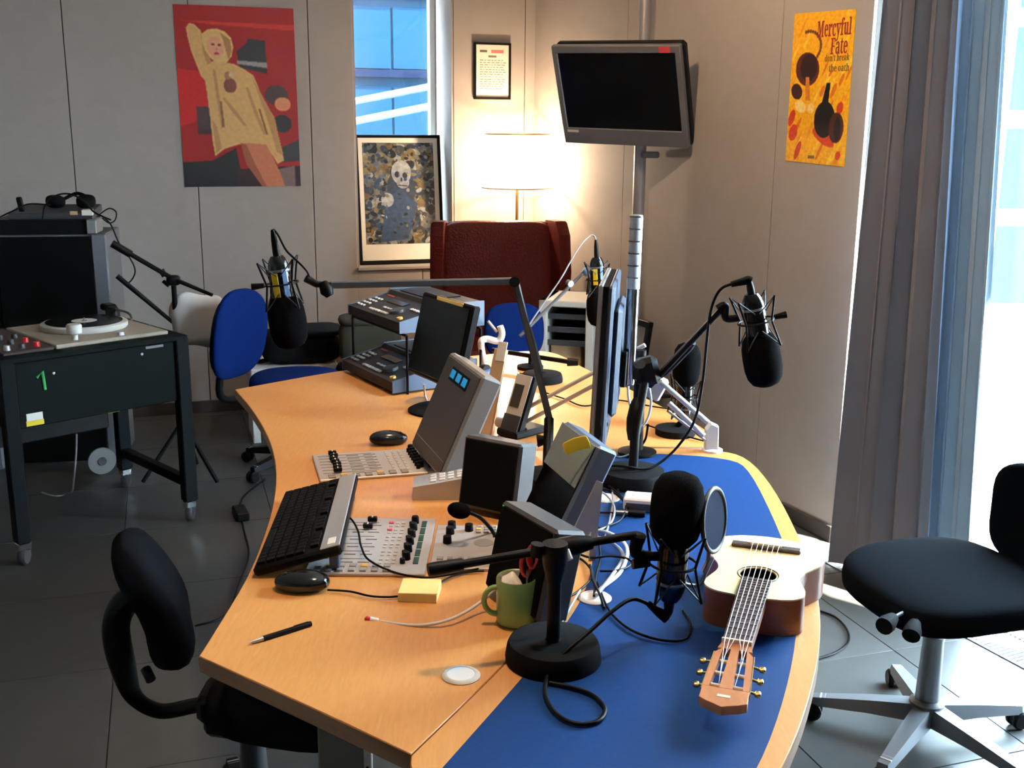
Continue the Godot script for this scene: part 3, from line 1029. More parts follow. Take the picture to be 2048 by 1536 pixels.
	obj("maker_badge", box(mb(), tf * Transform3D(Basis(), Vector3(-tw / 2 + 0.055, -th / 2 + 0.064, 0.0155)), Vector3(0.06, 0.012, 0.001)), M.pale_plastic, tv)
	obj("wall_mount", box(mb(), tf * Transform3D(Basis(), Vector3(0.03, -0.02, -0.10)), Vector3(0.12, 0.12, 0.08), 0.01), M.black, tv)

# ---- the two desks
func outline(px: Array, h := DESK, per := 4) -> Array:       # a closed, rounded outline from pixels on the desk level
	var pts := []
	for p in px:
		pts.append(g(p[0], p[1], h))
	var out := []
	var n := pts.size()
	for i in n:
		if px[i].size() > 2:                                 # a sharp corner
			out.append(Vector2(pts[i].x, pts[i].z))
			continue
		var p0: Vector3 = pts[(i + n - 1) % n]
		var p1: Vector3 = pts[i]
		var p2: Vector3 = pts[(i + 1) % n]
		for k in per:                                        # a quadratic bend from the middle of one side to the middle of the next
			var t := (k + 0.5) / per
			var a := (p0 + p1) * 0.5
			var b := (p1 + p2) * 0.5
			var v := a * (1 - t) * (1 - t) + p1 * 2 * t * (1 - t) + b * t * t
			out.append(Vector2(v.x, v.z))
	return out

func band(poly_: Array, y0: float, y1: float, off: float) -> SurfaceTool:
	var pp := PackedVector2Array(poly_)
	var sg := 1.0 if area(pp) > 0 else -1.0
	var st := mb()
	var n := pp.size()
	var o := []
	for i in n:
		var e := (pp[(i + 1) % n] - pp[(i + n - 1) % n]).normalized().rotated(-PI / 2 * sg)
		o.append(pp[i] + e * off)
	st.set_smooth_group(1)
	for i in n:
		var a: Vector2 = o[i]
		var b: Vector2 = o[(i + 1) % n]
		var e := (b - a).rotated(-PI / 2 * sg)
		quad(st, Vector3(a.x, y0, a.y), Vector3(a.x, y1, a.y), Vector3(b.x, y1, b.y), Vector3(b.x, y0, b.y), Vector3(e.x, 0, e.y))
	return st

func build_desks() -> void:
	var main := [[398, 1312, 1], [402, 1306], [450, 1230], [498, 1150], [526, 1080], [548, 1010], [554, 940], [541, 880], [506, 820], [474, 784], [470, 779, 1], [600, 755], [700, 738], [960, 710], [1040, 702], [1110, 702], [1170, 738], [1250, 772], [1320, 812], [1405, 852], [1436, 885, 1], [1436, 894, 1], [1300, 893, 1], [1152, 903, 1], [1166, 1050], [1150, 1165], [1090, 1240], [1000, 1338], [822, 1508, 1], [620, 1413]]
	var o := outline(main)
	var d := thing("studio_desk", "curved beech studio desk with consoles and screens", "desk", Vector3(-0.3, 0, -2.6))
	obj("desk_top", prism(mb(), o, DESK - 0.03, DESK, Transform3D(), 0.0015), M.beech, d)
	obj("edge_band", band(o, DESK - 0.0302, DESK - 0.0018, 0.0006), M.beech_edge, d)
	# steel columns with a perforated strip
	for c in [Vector3(-0.315, 0, -1.86), Vector3(-0.62, 0, -3.45), Vector3(0.1, 0, -3.9), Vector3(0.42, 0, -3.12)]:
		obj("leg", box(mb(), Transform3D(Basis(), c + Vector3(0, 0.355, 0)), Vector3(0.085, 0.71, 0.06), 0.004), M.mid_grey, d)
		var st := mb()
		box(st, Transform3D(Basis(), c + Vector3(0.049, 0.355, 0.02)), Vector3(0.018, 0.70, 0.012), 0.002)
		obj("leg_strip", st, M.white_plastic, d)
		st = mb()
		for k in 10:
			lathe(st, [[0.0, 0.0], [0.003, 0.0], [0.003, 0.001], [0, 0.001]], Transform3D(Basis(Vector3.RIGHT, PI / 2), c + Vector3(0.049, 0.2 + k * 0.045, 0.0262)), 8)
		obj("leg_holes", st, M.black, d).set_meta("kind", "stuff")
	var guest := [[820, 1534], [822, 1512, 1], [1000, 1340], [1090, 1242], [1151, 1166], [1167, 1050], [1153, 905, 1], [1300, 895], [1436, 900], [1496, 914], [1548, 975], [1602, 1080], [1639, 1190], [1643, 1290], [1614, 1420], [1562, 1545], [1470, 1690], [1250, 1740], [960, 1640], [835, 1560]]
	o = outline(guest)
	var gd := thing("guest_desk", "rounded guest desk with blue linoleum inlay and pale beech border", "desk", Vector3(0.35, 0, -2.1))
	obj("desk_top", prism(mb(), o, DESK - 0.032, DESK + 0.0005, Transform3D(), 0.0015), M.beech, gd)
	obj("edge_band", band(o, DESK - 0.0322, DESK - 0.0012, 0.0006), M.beech_edge, gd)
	var lino := [[882, 1540, 1], [1040, 1362], [1125, 1262], [1180, 1172], [1194, 1050], [1168, 913, 1], [1300, 906], [1462, 917], [1500, 940], [1562, 1068], [1590, 1160], [1596, 1260], [1572, 1390], [1518, 1540], [1440, 1640], [1250, 1690], [990, 1610]]
	obj("blue_inlay", prism(mb(), outline(lino), DESK + 0.0003, DESK + 0.0011), M.lino, gd)
	for c in [Vector3(0.30, 0, -1.5), Vector3(0.36, 0, -2.7), Vector3(0.1, 0, -1.75)]:
		obj("leg", box(mb(), Transform3D(Basis(), c + Vector3(0, 0.354, 0)), Vector3(0.06, 0.708, 0.06), 0.004), M.mid_grey, gd)
	# cable grommets let into the tops
	for p in [[922, 1351, 0.0005, "pale round cable cap set in the beech top by the pencil corner"], [1190, 1196, 0.0012, "white round cable outlet with grey leads on the blue inlay"], [1213, 997, 0.0012, "white round cable outlet beside the white adapter box"]]:
		var c := g(p[0], p[1], DESK + p[2])
		var gm := thing("cable_grommet", p[3], "grommet", c)
		obj("ring", lathe(mb(), [[0.022, 0.001], [0.024, 0.004], [0.029, 0.004], [0.033, 0.001], [0.033, 0.0]], Transform3D(Basis(), c), 32), M.pale_plastic, gm)
		obj("cap", lathe(mb(), [[0.0, 0.0], [0.025, 0.0], [0.025, 0.0035], [0, 0.0038]], Transform3D(Basis(), c), 32), M.white_plastic, gm)

# ---- things beyond the desk
func build_far_things() -> void:
	# floor lamp in the corner
	var lp := at(1035, 300, 6.40)
	var lamp := thing("floor_lamp", "lit floor lamp with a pale cylinder shade behind the armchair", "lamp", Vector3(lp.x, 0, lp.z))
	var lx := Transform3D(Basis(), Vector3(lp.x, 0, lp.z))
	var y0 := at(1035, 375, 6.40).y
	var y1 := y0 + 0.30
	obj("base", lathe(mb(), [[0, 0], [0.14, 0], [0.14, 0.015], [0.13, 0.022], [0.012, 0.03]], lx, 32), M.brass, lamp)
	obj("stem", lathe(mb(), [[0.009, 0.03], [0.009, y0 + 0.06]], lx, 12), M.brass, lamp)
	obj("lamp_shade", lathe(mb(), [[0.205, y0], [0.185, y1]], lx, 48), M.lamp_shade, lamp)
	var st := mb()
	for r in [[0.205, y0], [0.185, y1]]:
		var ring := []
		for k in 49:
			ring.append(lx * Vector3(r[0] * cos(TAU * k / 48), r[1], r[0] * sin(TAU * k / 48)))
		tube(st, ring, 0.003, 6, false)
	obj("shade_ring", st, M.brass, lamp)
	st = mb()
	for k in 3:
		tube(st, [lx * Vector3(0, y0 + 0.06, 0), lx * Vector3(0.2 * cos(TAU * k / 3), y0 + 0.01, 0.2 * sin(TAU * k / 3))], 0.002, 5)
	obj("shade_holder", st, M.brass, lamp)
	obj("bulb", lathe(mb(), [[0.012, y0 + 0.06], [0.014, y0 + 0.08], [0.03, y0 + 0.115], [0.031, y0 + 0.135], [0.02, y0 + 0.155], [0.0, y0 + 0.162]], lx, 20), M.bulb, lamp)
	var li := OmniLight3D.new()
	li.name = "lamp_light"
	li.light_color = Color(1.0, 0.89, 0.76)
	li.light_energy = LAMP_ENERGY
	li.light_size = 0.03
	li.omni_range = 14.0
	li.omni_attenuation = 2.0
	li.shadow_enabled = true
	lamp.add_child(li)
	li.position = Vector3(0, y0 + 0.125, 0)

	# wing armchair, oxblood leather
	var ac := at(1006, 520, 5.85)
	ac.y = 0
	var arm := thing("wing_armchair", "oxblood leather wing armchair below the floor lamp", "armchair", ac)
	var A := yaw(ac, 8.0)
	st = mb()
	# back: a thick leaning board with a rolled top
	pad(st, A * Transform3D(Basis(Vector3.RIGHT, -0.16), Vector3(0, 0.72, -0.24)), Vector3(0.325, 0.40, 0.07), 0.25, 0.3, 40, 18)
	obj("backrest", st, M.leather, arm)
	st = mb()
	pad(st, A * Transform3D(Basis(Vector3.RIGHT, -0.16), Vector3(0, 1.09, -0.305)), Vector3(0.325, 0.032, 0.05), 0.7, 0.4, 40, 12)
	obj("top_roll", st, M.leather, arm)
	for s in [-1, 1]:
		st = mb()
		# wing: an outline swept forward
		var prof := [Vector2(-0.38, 1.09), Vector2(-0.30, 1.125), Vector2(-0.14, 1.13), Vector2(-0.08, 1.06), Vector2(-0.05, 0.86), Vector2(-0.08, 0.66), Vector2(0.24, 0.62), Vector2(0.28, 0.56), Vector2(0.28, 0.14), Vector2(-0.26, 0.14), Vector2(-0.34, 0.6)]
		var X := A * Transform3D(Basis(Vector3.UP, s * 0.16), Vector3(s * 0.362, 0, 0))
		prism(st, prof.map(func(v): return Vector2(v.x, v.y)), -0.035, 0.035, X * Transform3D(Basis(Vector3(0, 0, 1), Vector3(s, 0, 0), Vector3(0, 1, 0)), Vector3.ZERO), 0.012)
		obj("wing", st, M.leather, arm)
	obj("seat_cushion", pad(mb(), A * Transform3D(Basis(), Vector3(0, 0.42, 0.04)), Vector3(0.29, 0.08, 0.28), 0.4, 0.3, 32, 12), M.leather, arm)
	obj("seat_base", box(mb(), A * Transform3D(Basis(), Vector3(0, 0.25, 0.0)), Vector3(0.58, 0.22, 0.5), 0.02), M.leather, arm)
	for sx in [-1, 1]:
		for sz in [-1, 1]:
			obj("leg", lathe(mb(), [[0.0, 0.0], [0.018, 0.0], [0.026, 0.15], [0.0, 0.15]], A * Transform3D(Basis(), Vector3(sx * 0.3, 0, sz * 0.22)), 12), M.rosewood, arm)
	# pale paper tray cabinet with dark slots
	var pc := at(1145, 650, 5.35)
	pc.y = 0
	var C := yaw(pc, -14.0)
	var cab := thing("tray_cabinet", "beige cabinet with dark open paper trays beside the armchair", "cabinet", pc)
	var top := at(1140, 592, 5.35).y
	var w := 0.27
	st = mb()
	for s in [-1, 1]:
		box(st, C * Transform3D(Basis(), Vector3(s * (w / 2 - 0.02), top / 2, 0)), Vector3(0.04, top, 0.34), 0.004)
	box(st, C * Transform3D(Basis(), Vector3(0, top - 0.015, 0)), Vector3(w, 0.03, 0.34), 0.004)
	box(st, C * Transform3D(Basis(), Vector3(0, top / 2, -0.16)), Vector3(w - 0.02, top, 0.02), 0.002)
	box(st, C * Transform3D(Basis(), Vector3(0, 0.24, 0)), Vector3(w - 0.04, 0.44, 0.30), 0.004)
	obj("body", st, M.pale_plastic, cab)
	for k in 3:
		st = mb()
		box(st, C * Transform3D(Basis(), Vector3(0, top - 0.09 - k * 0.065, -0.01)), Vector3(w - 0.05, 0.008, 0.30), 0.002)
		box(st, C * Transform3D(Basis(), Vector3(0, top - 0.08 - k * 0.065, 0.138)), Vector3(w - 0.05, 0.028, 0.008), 0.002)
		obj("tray", st, M.brown_box if k > 2 else M.dark_grey, cab)
	one("paper_box", box(mb(), C * Transform3D(Basis(), Vector3(-0.01, 0.53, 0.05)), Vector3(0.15, 0.135, 0.12), 0.004), M.tan, "tan cardboard box in the beige tray cabinet", "box")
	# dark frame leaning on the side wall by the pole
	var df := sw(1.50, 0.0, 0.22)
	var fx := frame(df + Vector3(0, 0.37, 0), SIDE, Vector3(0, 1, 0) - SIDE_IN * 0.14)
	var lf := thing("leaning_frame", "dark framed board leaning on the wall by the steel pole", "frame", df)
	st = mb()
	for e in [[0, 0.345, 0.36, 0.03], [0, -0.345, 0.36, 0.03], [-0.165, 0, 0.03, 0.72], [0.165, 0, 0.03, 0.72]]:
		box(st, fx * Transform3D(Basis(), Vector3(e[0], e[1], 0)), Vector3(e[2], e[3], 0.025), 0.003)
	obj("frame_border", st, M.black, lf)
	obj("board", box(mb(), fx, Vector3(0.32, 0.68, 0.01)), M.mid_grey, lf)
	# bags and a box against the back wall
	var bx := at(668, 690, 6.15)
	bx.y = 0
	var hb := at(668, 655, 6.15).y
	var low := thing("low_cabinet", "dark brown low cabinet behind the far end of the desk", "cabinet", bx)
	obj("body", box(mb(), yaw(bx + Vector3(0, hb / 2 + 0.02, 0), 17), Vector3(0.14, hb - 0.04, 0.3), 0.006), M.brown_box, low)
	obj("plinth", box(mb(), yaw(bx + Vector3(0, 0.01, 0), 17), Vector3(0.12, 0.02, 0.28)), M.black, low)
	obj("door", box(mb(), yaw(bx, 17) * Transform3D(Basis(), Vector3(0, hb / 2 + 0.02, 0.152)), Vector3(0.125, hb - 0.07, 0.008), 0.003), M.brown_box, low)
	# a bench under the black bag
	var bp := at(610, 700, 5.75)
	var by := at(610, 722, 5.75).y
	var bn := thing("white_bench", "low white bench against the back wall under the black bag", "bench", Vector3(bp.x, 0, bp.z))
	obj("seat", box(mb(), yaw(Vector3(bp.x - 0.08, by - 0.02, bp.z - 0.02), 17.6), Vector3(0.46, 0.04, 0.36), 0.006), M.cloth_white, bn)
	for s in [-0.27, 0.09]:
		obj("leg", box(mb(), yaw(Vector3(bp.x + s, (by - 0.04) / 2, bp.z - s * 0.32 * 0.95), 17.6), Vector3(0.04, by - 0.04, 0.3), 0.004), M.cloth_white, bn)
	var bag := thing("black_bag", "black shoulder bag lying on the low white bench", "bag", Vector3(bp.x, by, bp.z))
	obj("bag_body", pad(mb(), yaw(Vector3(bp.x - 0.02, by + 0.085, bp.z), 17), Vector3(0.21, 0.085, 0.12), 0.5, 0.5, 32, 14, func(v): return v + Vector3(0, 0.02 * sin(v.x * 24.0) * (1 if v.y > 0 else 0), 0.0)), M.black_matte, bag)
	obj("bag_flap", pad(mb(), yaw(Vector3(bp.x + 0.05, by + 0.17, bp.z), 17, 4), Vector3(0.15, 0.025, 0.11), 0.7, 0.5, 28, 10), M.black_matte, bag)
	obj("bag_strap", tube(mb(), smooth([Vector3(bp.x - 0.2, by + 0.1, bp.z + 0.03), Vector3(bp.x - 0.26, by + 0.09, bp.z + 0.08), Vector3(bp.x - 0.25, by + 0.02, bp.z + 0.1), Vector3(bp.x - 0.17, by + 0.03, bp.z + 0.11)]), 0.012, 8), M.black_matte, bag)
	# an olive bag on a stool right of the low cabinet
	var op := at(740, 690, 5.55)
	var oy := at(740, 728, 5.55).y
	var sto := thing("round_stool", "dark round stool under the olive bag behind the players", "stool", Vector3(op.x, 0, op.z))
	obj("seat", lathe(mb(), [[0, oy - 0.05], [0.17, oy - 0.045], [0.18, oy - 0.02], [0.17, oy], [0, oy]], Transform3D(Basis(), Vector3(op.x, 0, op.z)), 32), M.black_matte, sto)
	for k in 4:
		obj("leg", tube(mb(), [Vector3(op.x + 0.12 * cos(k * PI / 2 + 0.7), oy - 0.045, op.z + 0.12 * sin(k * PI / 2 + 0.7)), Vector3(op.x + 0.18 * cos(k * PI / 2 + 0.7), 0.002, op.z + 0.18 * sin(k * PI / 2 + 0.7))], 0.012, 8), M.black, sto)
	var ob := thing("olive_bag", "olive grey canvas bag behind the disc players", "bag", Vector3(op.x, oy, op.z))
	obj("bag_body", pad(mb(), yaw(Vector3(op.x, oy + 0.12, op.z), 10), Vector3(0.16, 0.12, 0.1), 0.5, 0.5, 28, 14), M.olive_bag, ob)
	obj("bag_lid", pad(mb(), yaw(Vector3(op.x - 0.02, oy + 0.235, op.z), 10), Vector3(0.14, 0.03, 0.1), 0.7, 0.5, 28, 10), M.olive_bag, ob)

# ---- record cabinet, loudspeakers and stand on the left
func build_left_things() -> void:
	var FL := g(50, 1128, 0)
	var FR := g(382, 1040, 0)
	var e := (FR - FL).normalized()
	var bk := Vector3.UP.cross(e).normalized()            # away from the front
	if bk.z > 0:
		bk = -bk
	var W := (FR - FL).length()
	var D := 0.6
	var T := 0.80
	var B := Basis(e, Vector3.UP, -bk)
	var X := func(u: float, y: float, v: float) -> Transform3D: return Transform3D(B, FL + e * u + Vector3(0, y, 0) + bk * v)
	var cab := thing("turntable_cabinet", "dark green grey steel record player cabinet on castors", "cabinet", FL + e * W / 2 + bk * D / 2)
	obj("front_panel", box(mb(), X.call(W / 2, 0.655, 0.0), Vector3(W - 0.06, 0.25, 0.02), 0.003), M.paint_green, cab)
	var st := mb()
	box(st, X.call(W / 2, 0.655, D), Vector3(W - 0.06, 0.25, 0.02), 0.003)
	box(st, X.call(0.0, 0.655, D / 2), Vector3(0.02, 0.25, D - 0.06), 0.003)
	box(st, X.call(W, 0.655, D / 2), Vector3(0.02, 0.25, D - 0.06), 0.003)
	obj("side_panel", st, M.paint_green, cab)
	st = mb()
	box(st, X.call(W / 2, T - 0.01, D / 2), Vector3(W + 0.05, 0.02, D + 0.05), 0.004)
	obj("cabinet_top", st, M.paint_green, cab)
	for u in [0.0, W]:
		for v in [0.0, D]:
			obj("leg", box(mb(), X.call(u, 0.44, v), Vector3(0.055, 0.70, 0.05), 0.004), M.cabinet_leg, cab)
			var ca := obj("castor", lathe(mb(), [[0, -0.014], [0.03, -0.014], [0.034, -0.008], [0.034, 0.008], [0.03, 0.014], [0, 0.014]], Transform3D(Basis(Vector3.BACK, PI / 2), FL + e * u + bk * v + Vector3(0, 0.034, 0)), 20), M.dark_grey, cab)
			obj("castor_fork", box(mb(), X.call(u, 0.075, v), Vector3(0.05, 0.035, 0.04), 0.006), M.chrome, ca)
	obj("foot_rail", box(mb(), X.call(W, 0.17, D / 2), Vector3(0.04, 0.04, D), 0.004), M.cabinet_leg, cab)
	obj("lower_tray", box(mb(), X.call(W / 2 - 0.1, 0.47, D * 0.62), Vector3(W - 0.25, 0.13, 0.3), 0.004), M.black, cab)
	obj("painted_number", tube(mb(), [X.call(0.105, 0.715, -0.0115).origin, X.call(0.128, 0.735, -0.0115).origin, X.call(0.132, 0.665, -0.0115).origin], 0.006, 6), M.green_paint, cab)
	obj("name_lettering", wbox_free(X, W - 0.115, 0.768, -0.0108, 0.075, 0.010), M.mid_grey, cab)
	for p in [[0.17, 0.722], [W - 0.17, 0.745]]:
		obj("screw", lathe(mb(), [[0, 0], [0.006, 0], [0.005, 0.002], [0, 0.003]], X.call(p[0], p[1], -0.0105) * Transform3D(Basis(Vector3.RIGHT, PI / 2), Vector3.ZERO), 10), M.silver, cab)
	obj("white_sticker", wbox_free(X, 0.085, 0.568, -0.0108, 0.06, 0.03), M.paper, cab)
	obj("yellow_sticker", wbox_free(X, 0.085, 0.545, -0.0112, 0.065, 0.02), M.yellow, cab)
	obj("yellow_label", wbox_free(X, W - 0.2, 0.475, D * 0.62 - 0.152, 0.05, 0.018), M.yellow, cab)
	# the record deck set in the top
	var dk := thing("record_deck", "cream studio record deck with a black record on the cabinet", "turntable", FL + e * W * 0.62 + Vector3(0, T, 0) + bk * D * 0.45)
	var du := W * 0.63
	obj("deck_plate", box(mb(), X.call(du, T + 0.008, D * 0.48), Vector3(0.46, 0.016, 0.50), 0.004), M.deck, dk)
	var pc: Transform3D = X.call(du, T + 0.016, D * 0.55)
	pc.origin += e * 0.01
	obj("platter", lathe(mb(), [[0, 0], [0.165, 0], [0.17, 0.006], [0.17, 0.022], [0.162, 0.026], [0, 0.026]], pc, 48), M.pale_plastic, dk)
	var rec := one("vinyl_record", lathe(mb(), [[0, 0.0262], [0.15, 0.0262], [0.151, 0.028], [0.15, 0.0292], [0.05, 0.0288], [0, 0.0288]], pc, 48), M.vinyl, "black vinyl record with pale label on the record deck", "record")
	obj("record_label", lathe(mb(), [[0.012, 0.0289], [0.012, 0.0296], [0.05, 0.0296], [0.05, 0.0289]], pc, 32), M.pale_plastic, rec)
	obj("spindle", lathe(mb(), [[0.0035, 0.028], [0.0035, 0.04], [0, 0.042]], pc, 10), M.steel, dk)
	obj("speed_knob", lathe(mb(), [[0, 0], [0.012, 0], [0.012, 0.02], [0.028, 0.026], [0.03, 0.055], [0.025, 0.062], [0, 0.063]], X.call(du - 0.13, T + 0.016, 0.10), 24), M.pale_plastic, dk)
	st = mb()
	lathe(st, [[0, 0], [0.03, 0], [0.03, 0.04], [0.02, 0.055], [0, 0.055]], X.call(du + 0.18, T + 0.016, D * 0.72), 20)
	box(st, X.call(du + 0.18, T + 0.065, D * 0.78), Vector3(0.05, 0.03, 0.07), 0.008)
	var ta := obj("tonearm_base", st, M.black, dk)
	obj("tonearm", tube(mb(), smooth([X.call(du + 0.18, T + 0.06, D * 0.8).origin, X.call(du + 0.185, T + 0.062, D * 0.5).origin, X.call(du + 0.15, T + 0.05, D * 0.32).origin]), 0.005, 8), M.steel, ta)
	obj("strobe_lamp", lathe(mb(), [[0, 0], [0.014, 0], [0.012, 0.012], [0, 0.014]], X.call(du + 0.045, T + 0.016, 0.075), 16), M.led_plastic, dk)
	# fader plate on the left of the top
	var mp := thing("fader_plate", "dark brown control plate with small knobs beside the record deck", "mixer", FL + e * 0.11 + Vector3(0, T, 0) + bk * 0.25)
	obj("plate", box(mb(), X.call(0.105, T + 0.006, D * 0.48), Vector3(0.19, 0.012, 0.50), 0.003), M.rosewood, mp)
	for k in 9:
		var u := 0.045 + 0.055 * (k % 3)
		var v := 0.09 + 0.11 * int(k / 3)
		obj("knob", lathe(mb(), [[0, 0], [0.013, 0], [0.011, 0.018], [0, 0.02]], X.call(u, T + 0.012, v), 14), [M.silver, M.dark_grey, M.red][k % 3] if k < 6 else M.dark_grey, mp)
	# loudspeakers behind the cabinet
	var sp := at(122, 520, 5.15)
	var top := at(122, 470, 5.15).y
	for k in 2:
		var c := Vector3(sp.x - 0.08 - k * 0.52, 0, sp.z - 0.2 + k * 0.16)
		var S := yaw(c, 10.0)
		var box_ := thing("loudspeaker", ["tall loudspeaker with dark cloth front and grey sides, gear piled on top", "tall dark loudspeaker beyond the one with gear on top"][k], "loudspeaker", c)
		obj("enclosure", box(mb(), S * Transform3D(Basis(), Vector3(0, top / 2, 0)), Vector3(0.5, top, 0.36), 0.006), M.speaker_side, box_)
		obj("grille_cloth", box(mb(), S * Transform3D(Basis(), Vector3(-0.035, top / 2, 0.186)), Vector3(0.425, top - 0.02, 0.014), 0.005), M.speaker_front, box_)
		obj("edge_trim", box(mb(), S * Transform3D(Basis(), Vector3(0.215, top / 2, 0.186)), Vector3(0.065, top - 0.004, 0.012), 0.004), M.speaker_side, box_)
	var S0 := yaw(Vector3(sp.x - 0.08, top, sp.z - 0.2), 10.0)
	var am := thing("rack_device", "flat black rack device lying on the tall loudspeaker", "amplifier", S0.origin)
	obj("case", box(mb(), S0 * Transform3D(Basis(), Vector3(-0.04, 0.035, 0.03)), Vector3(0.43, 0.068, 0.30), 0.004), M.black, am)
	obj("front_plate", box(mb(), S0 * Transform3D(Basis(), Vector3(-0.04, 0.035, 0.183)), Vector3(0.44, 0.07, 0.006), 0.002), M.black, am)
	obj("corner_piece", box(mb(), S0 * Transform3D(Basis(), Vector3(0.19, 0.035, 0.12)), Vector3(0.045, 0.066, 0.16), 0.004), M.mid_grey, am)
	var my := at(150, 432, 5.1).y - top
	var mx := thing("small_mixer", "small grey mixer with paper slips on the rack device", "mixer", S0 * Vector3(0.02, 0.07, 0))
	obj("case", box(mb(), S0 * Transform3D(Basis(Vector3.RIGHT, 0.1), Vector3(0.0, 0.092, 0.02)), Vector3(0.38, 0.035, 0.24), 0.004), M.dark_grey, mx)
	obj("paper_slip", box(mb(), S0 * Transform3D(Basis(Vector3.RIGHT, 0.1), Vector3(0.165, 0.098, 0.13)), Vector3(0.05, 0.025, 0.03), 0.001), M.paper, mx)
	obj("tape_slip", box(mb(), S0 * Transform3D(Basis(Vector3.RIGHT, 0.1), Vector3(0.105, 0.096, 0.142)), Vector3(0.035, 0.018, 0.006), 0.001), M.tan, mx)
	# headphones lying on it
	var hp := thing("headphones", "black headphones lying on the small mixer", "headphones", S0 * Vector3(0.08, 0.12, 0))
	for s in [-1, 1]:
		obj("ear_cup", pad(mb(), S0 * Transform3D(Basis(Vector3.RIGHT, 0.4 * s), Vector3(0.07 + 0.07 * s, 0.142, 0.02)), Vector3(0.045, 0.026, 0.042), 0.6, 0.9, 20, 10), M.black_matte, hp)
	obj("head_band", tube(mb(), smooth([S0 * Vector3(0.0, 0.15, 0.02), S0 * Vector3(0.0, 0.14, -0.1), S0 * Vector3(0.07, 0.17, -0.15), S0 * Vector3(0.14, 0.14, -0.1), S0 * Vector3(0.14, 0.15, 0.02)]), 0.009, 8), M.black_matte, hp)
	var ant := thing("desk_lamp_head", "small black clip lamp on the rack device", "clip lamp", S0 * Vector3(-0.15, 0.07, 0.05))
	obj("clip", box(mb(), S0 * Transform3D(Basis(), Vector3(-0.14, 0.085, 0.1)), Vector3(0.03, 0.03, 0.02), 0.004), M.silver, ant)
	obj("head", box(mb(), S0 * Transform3D(Basis(Vector3.BACK, 0.15), Vector3(-0.14, 0.135, 0.1)), Vector3(0.026, 0.07, 0.02), 0.005), M.black, ant)
	# boom stand for a microphone behind the cabinet
	var P := at(347, 565, 4.95)
	var Fp := Vector3(P.x, 0, P.z)
	var bs := thing("boom_stand", "black floor boom stand behind the record cabinet", "microphone stand", Fp)
	obj("pole", tube(mb(), [Fp + Vector3(0, 0.1, 0), P], [0.014, 0.012], 12), M.black, bs)
	obj("boom", tube(mb(), [at(226, 488, 4.85), at(345, 557, 4.95), at(424, 590, 4.86)], [0.011, 0.011, 0.008], 10), M.black, bs)
	obj("counterweight", tube(mb(), [at(224, 487, 4.85), at(262, 509, 4.88)], 0.017, 12), M.black, bs)
	obj("clutch", pad(mb(), yaw(P + Vector3(0, 0.01, 0), 20), Vector3(0.032, 0.024, 0.024), 0.6, 0.8, 18, 10), M.black, bs)
	obj("clutch_knob", tube(mb(), [at(322, 540, 4.95), at(330, 552, 4.95)], 0.014, 10), M.black, bs)
	obj("wing_nut", tube(mb(), [at(326, 562, 4.95), at(338, 572, 4.95)], 0.009, 8), M.black, bs)
	for k in 3:
		var an := 0.5 + k * TAU / 3
		obj("leg", tube(mb(), [Fp + Vector3(0, 0.28, 0), Fp + Vector3(0.2 * cos(an), 0.012, 0.2 * sin(an))], 0.010, 8), M.black, bs)
	obj("lower_boom", tube(mb(), [at(234, 552, 4.9), at(346, 645, 4.95)], [0.012, 0.009], 8), M.black, bs)

func wbox_free(X: Callable, u: float, y: float, v: float, w: float, h: float) -> SurfaceTool:
	return box(mb(), X.call(u, y, v), Vector3(w, h, 0.0008))

# ---- warm recessed lamps in the ceiling over the desk
func build_downlights() -> void:
	for p in [[Vector3(0.0, CEIL, -2.0), "round recessed ceiling lamp over the near end of the desk", Vector3(0.0, 0, -2.0), 35.0, 1.0], [Vector3(-0.1, CEIL, -3.45), "round recessed ceiling lamp over the far end of the desk", Vector3(-0.1, 0, -3.45), 35.0, 1.0], [Vector3(0.1, CEIL, -4.05), "round recessed ceiling lamp turned towards the side wall", sw(2.05, 1.15), 58.0, 0.9]]:
		var c: Vector3 = p[0]
		var t := thing("ceiling_downlight", p[1], "ceiling lamp", c)
		obj("rim", lathe(mb(), [[0.045, 0.0], [0.048, -0.008], [0.062, -0.006], [0.066, 0.0]], Transform3D(Basis(), c), 32), M.white_plastic, t)
		obj("lamp_face", lathe(mb(), [[0.0, -0.003], [0.046, -0.003], [0.046, 0.0]], Transform3D(Basis(), c), 32), M.bulb, t)
		var l := SpotLight3D.new()
		l.name = "downlight"
		l.light_color = Color(1.0, 0.84, 0.66)
		l.light_energy = DOWNLIGHT_ENERGY * p[4]
		l.light_size = 0.045
		l.spot_range = 8.0
		l.spot_attenuation = 2.0
		l.spot_angle = p[3]
		l.spot_angle_attenuation = 0.8
		l.shadow_enabled = true
		t.add_child(l)
		l.position = Vector3(0, -0.02, 0)
		var aim: Vector3 = (p[2] - c - Vector3(0, -0.02, 0)).normalized()
		l.basis = Basis.looking_at(aim, Vector3.FORWARD if absf(aim.y) > 0.99 else Vector3.UP)

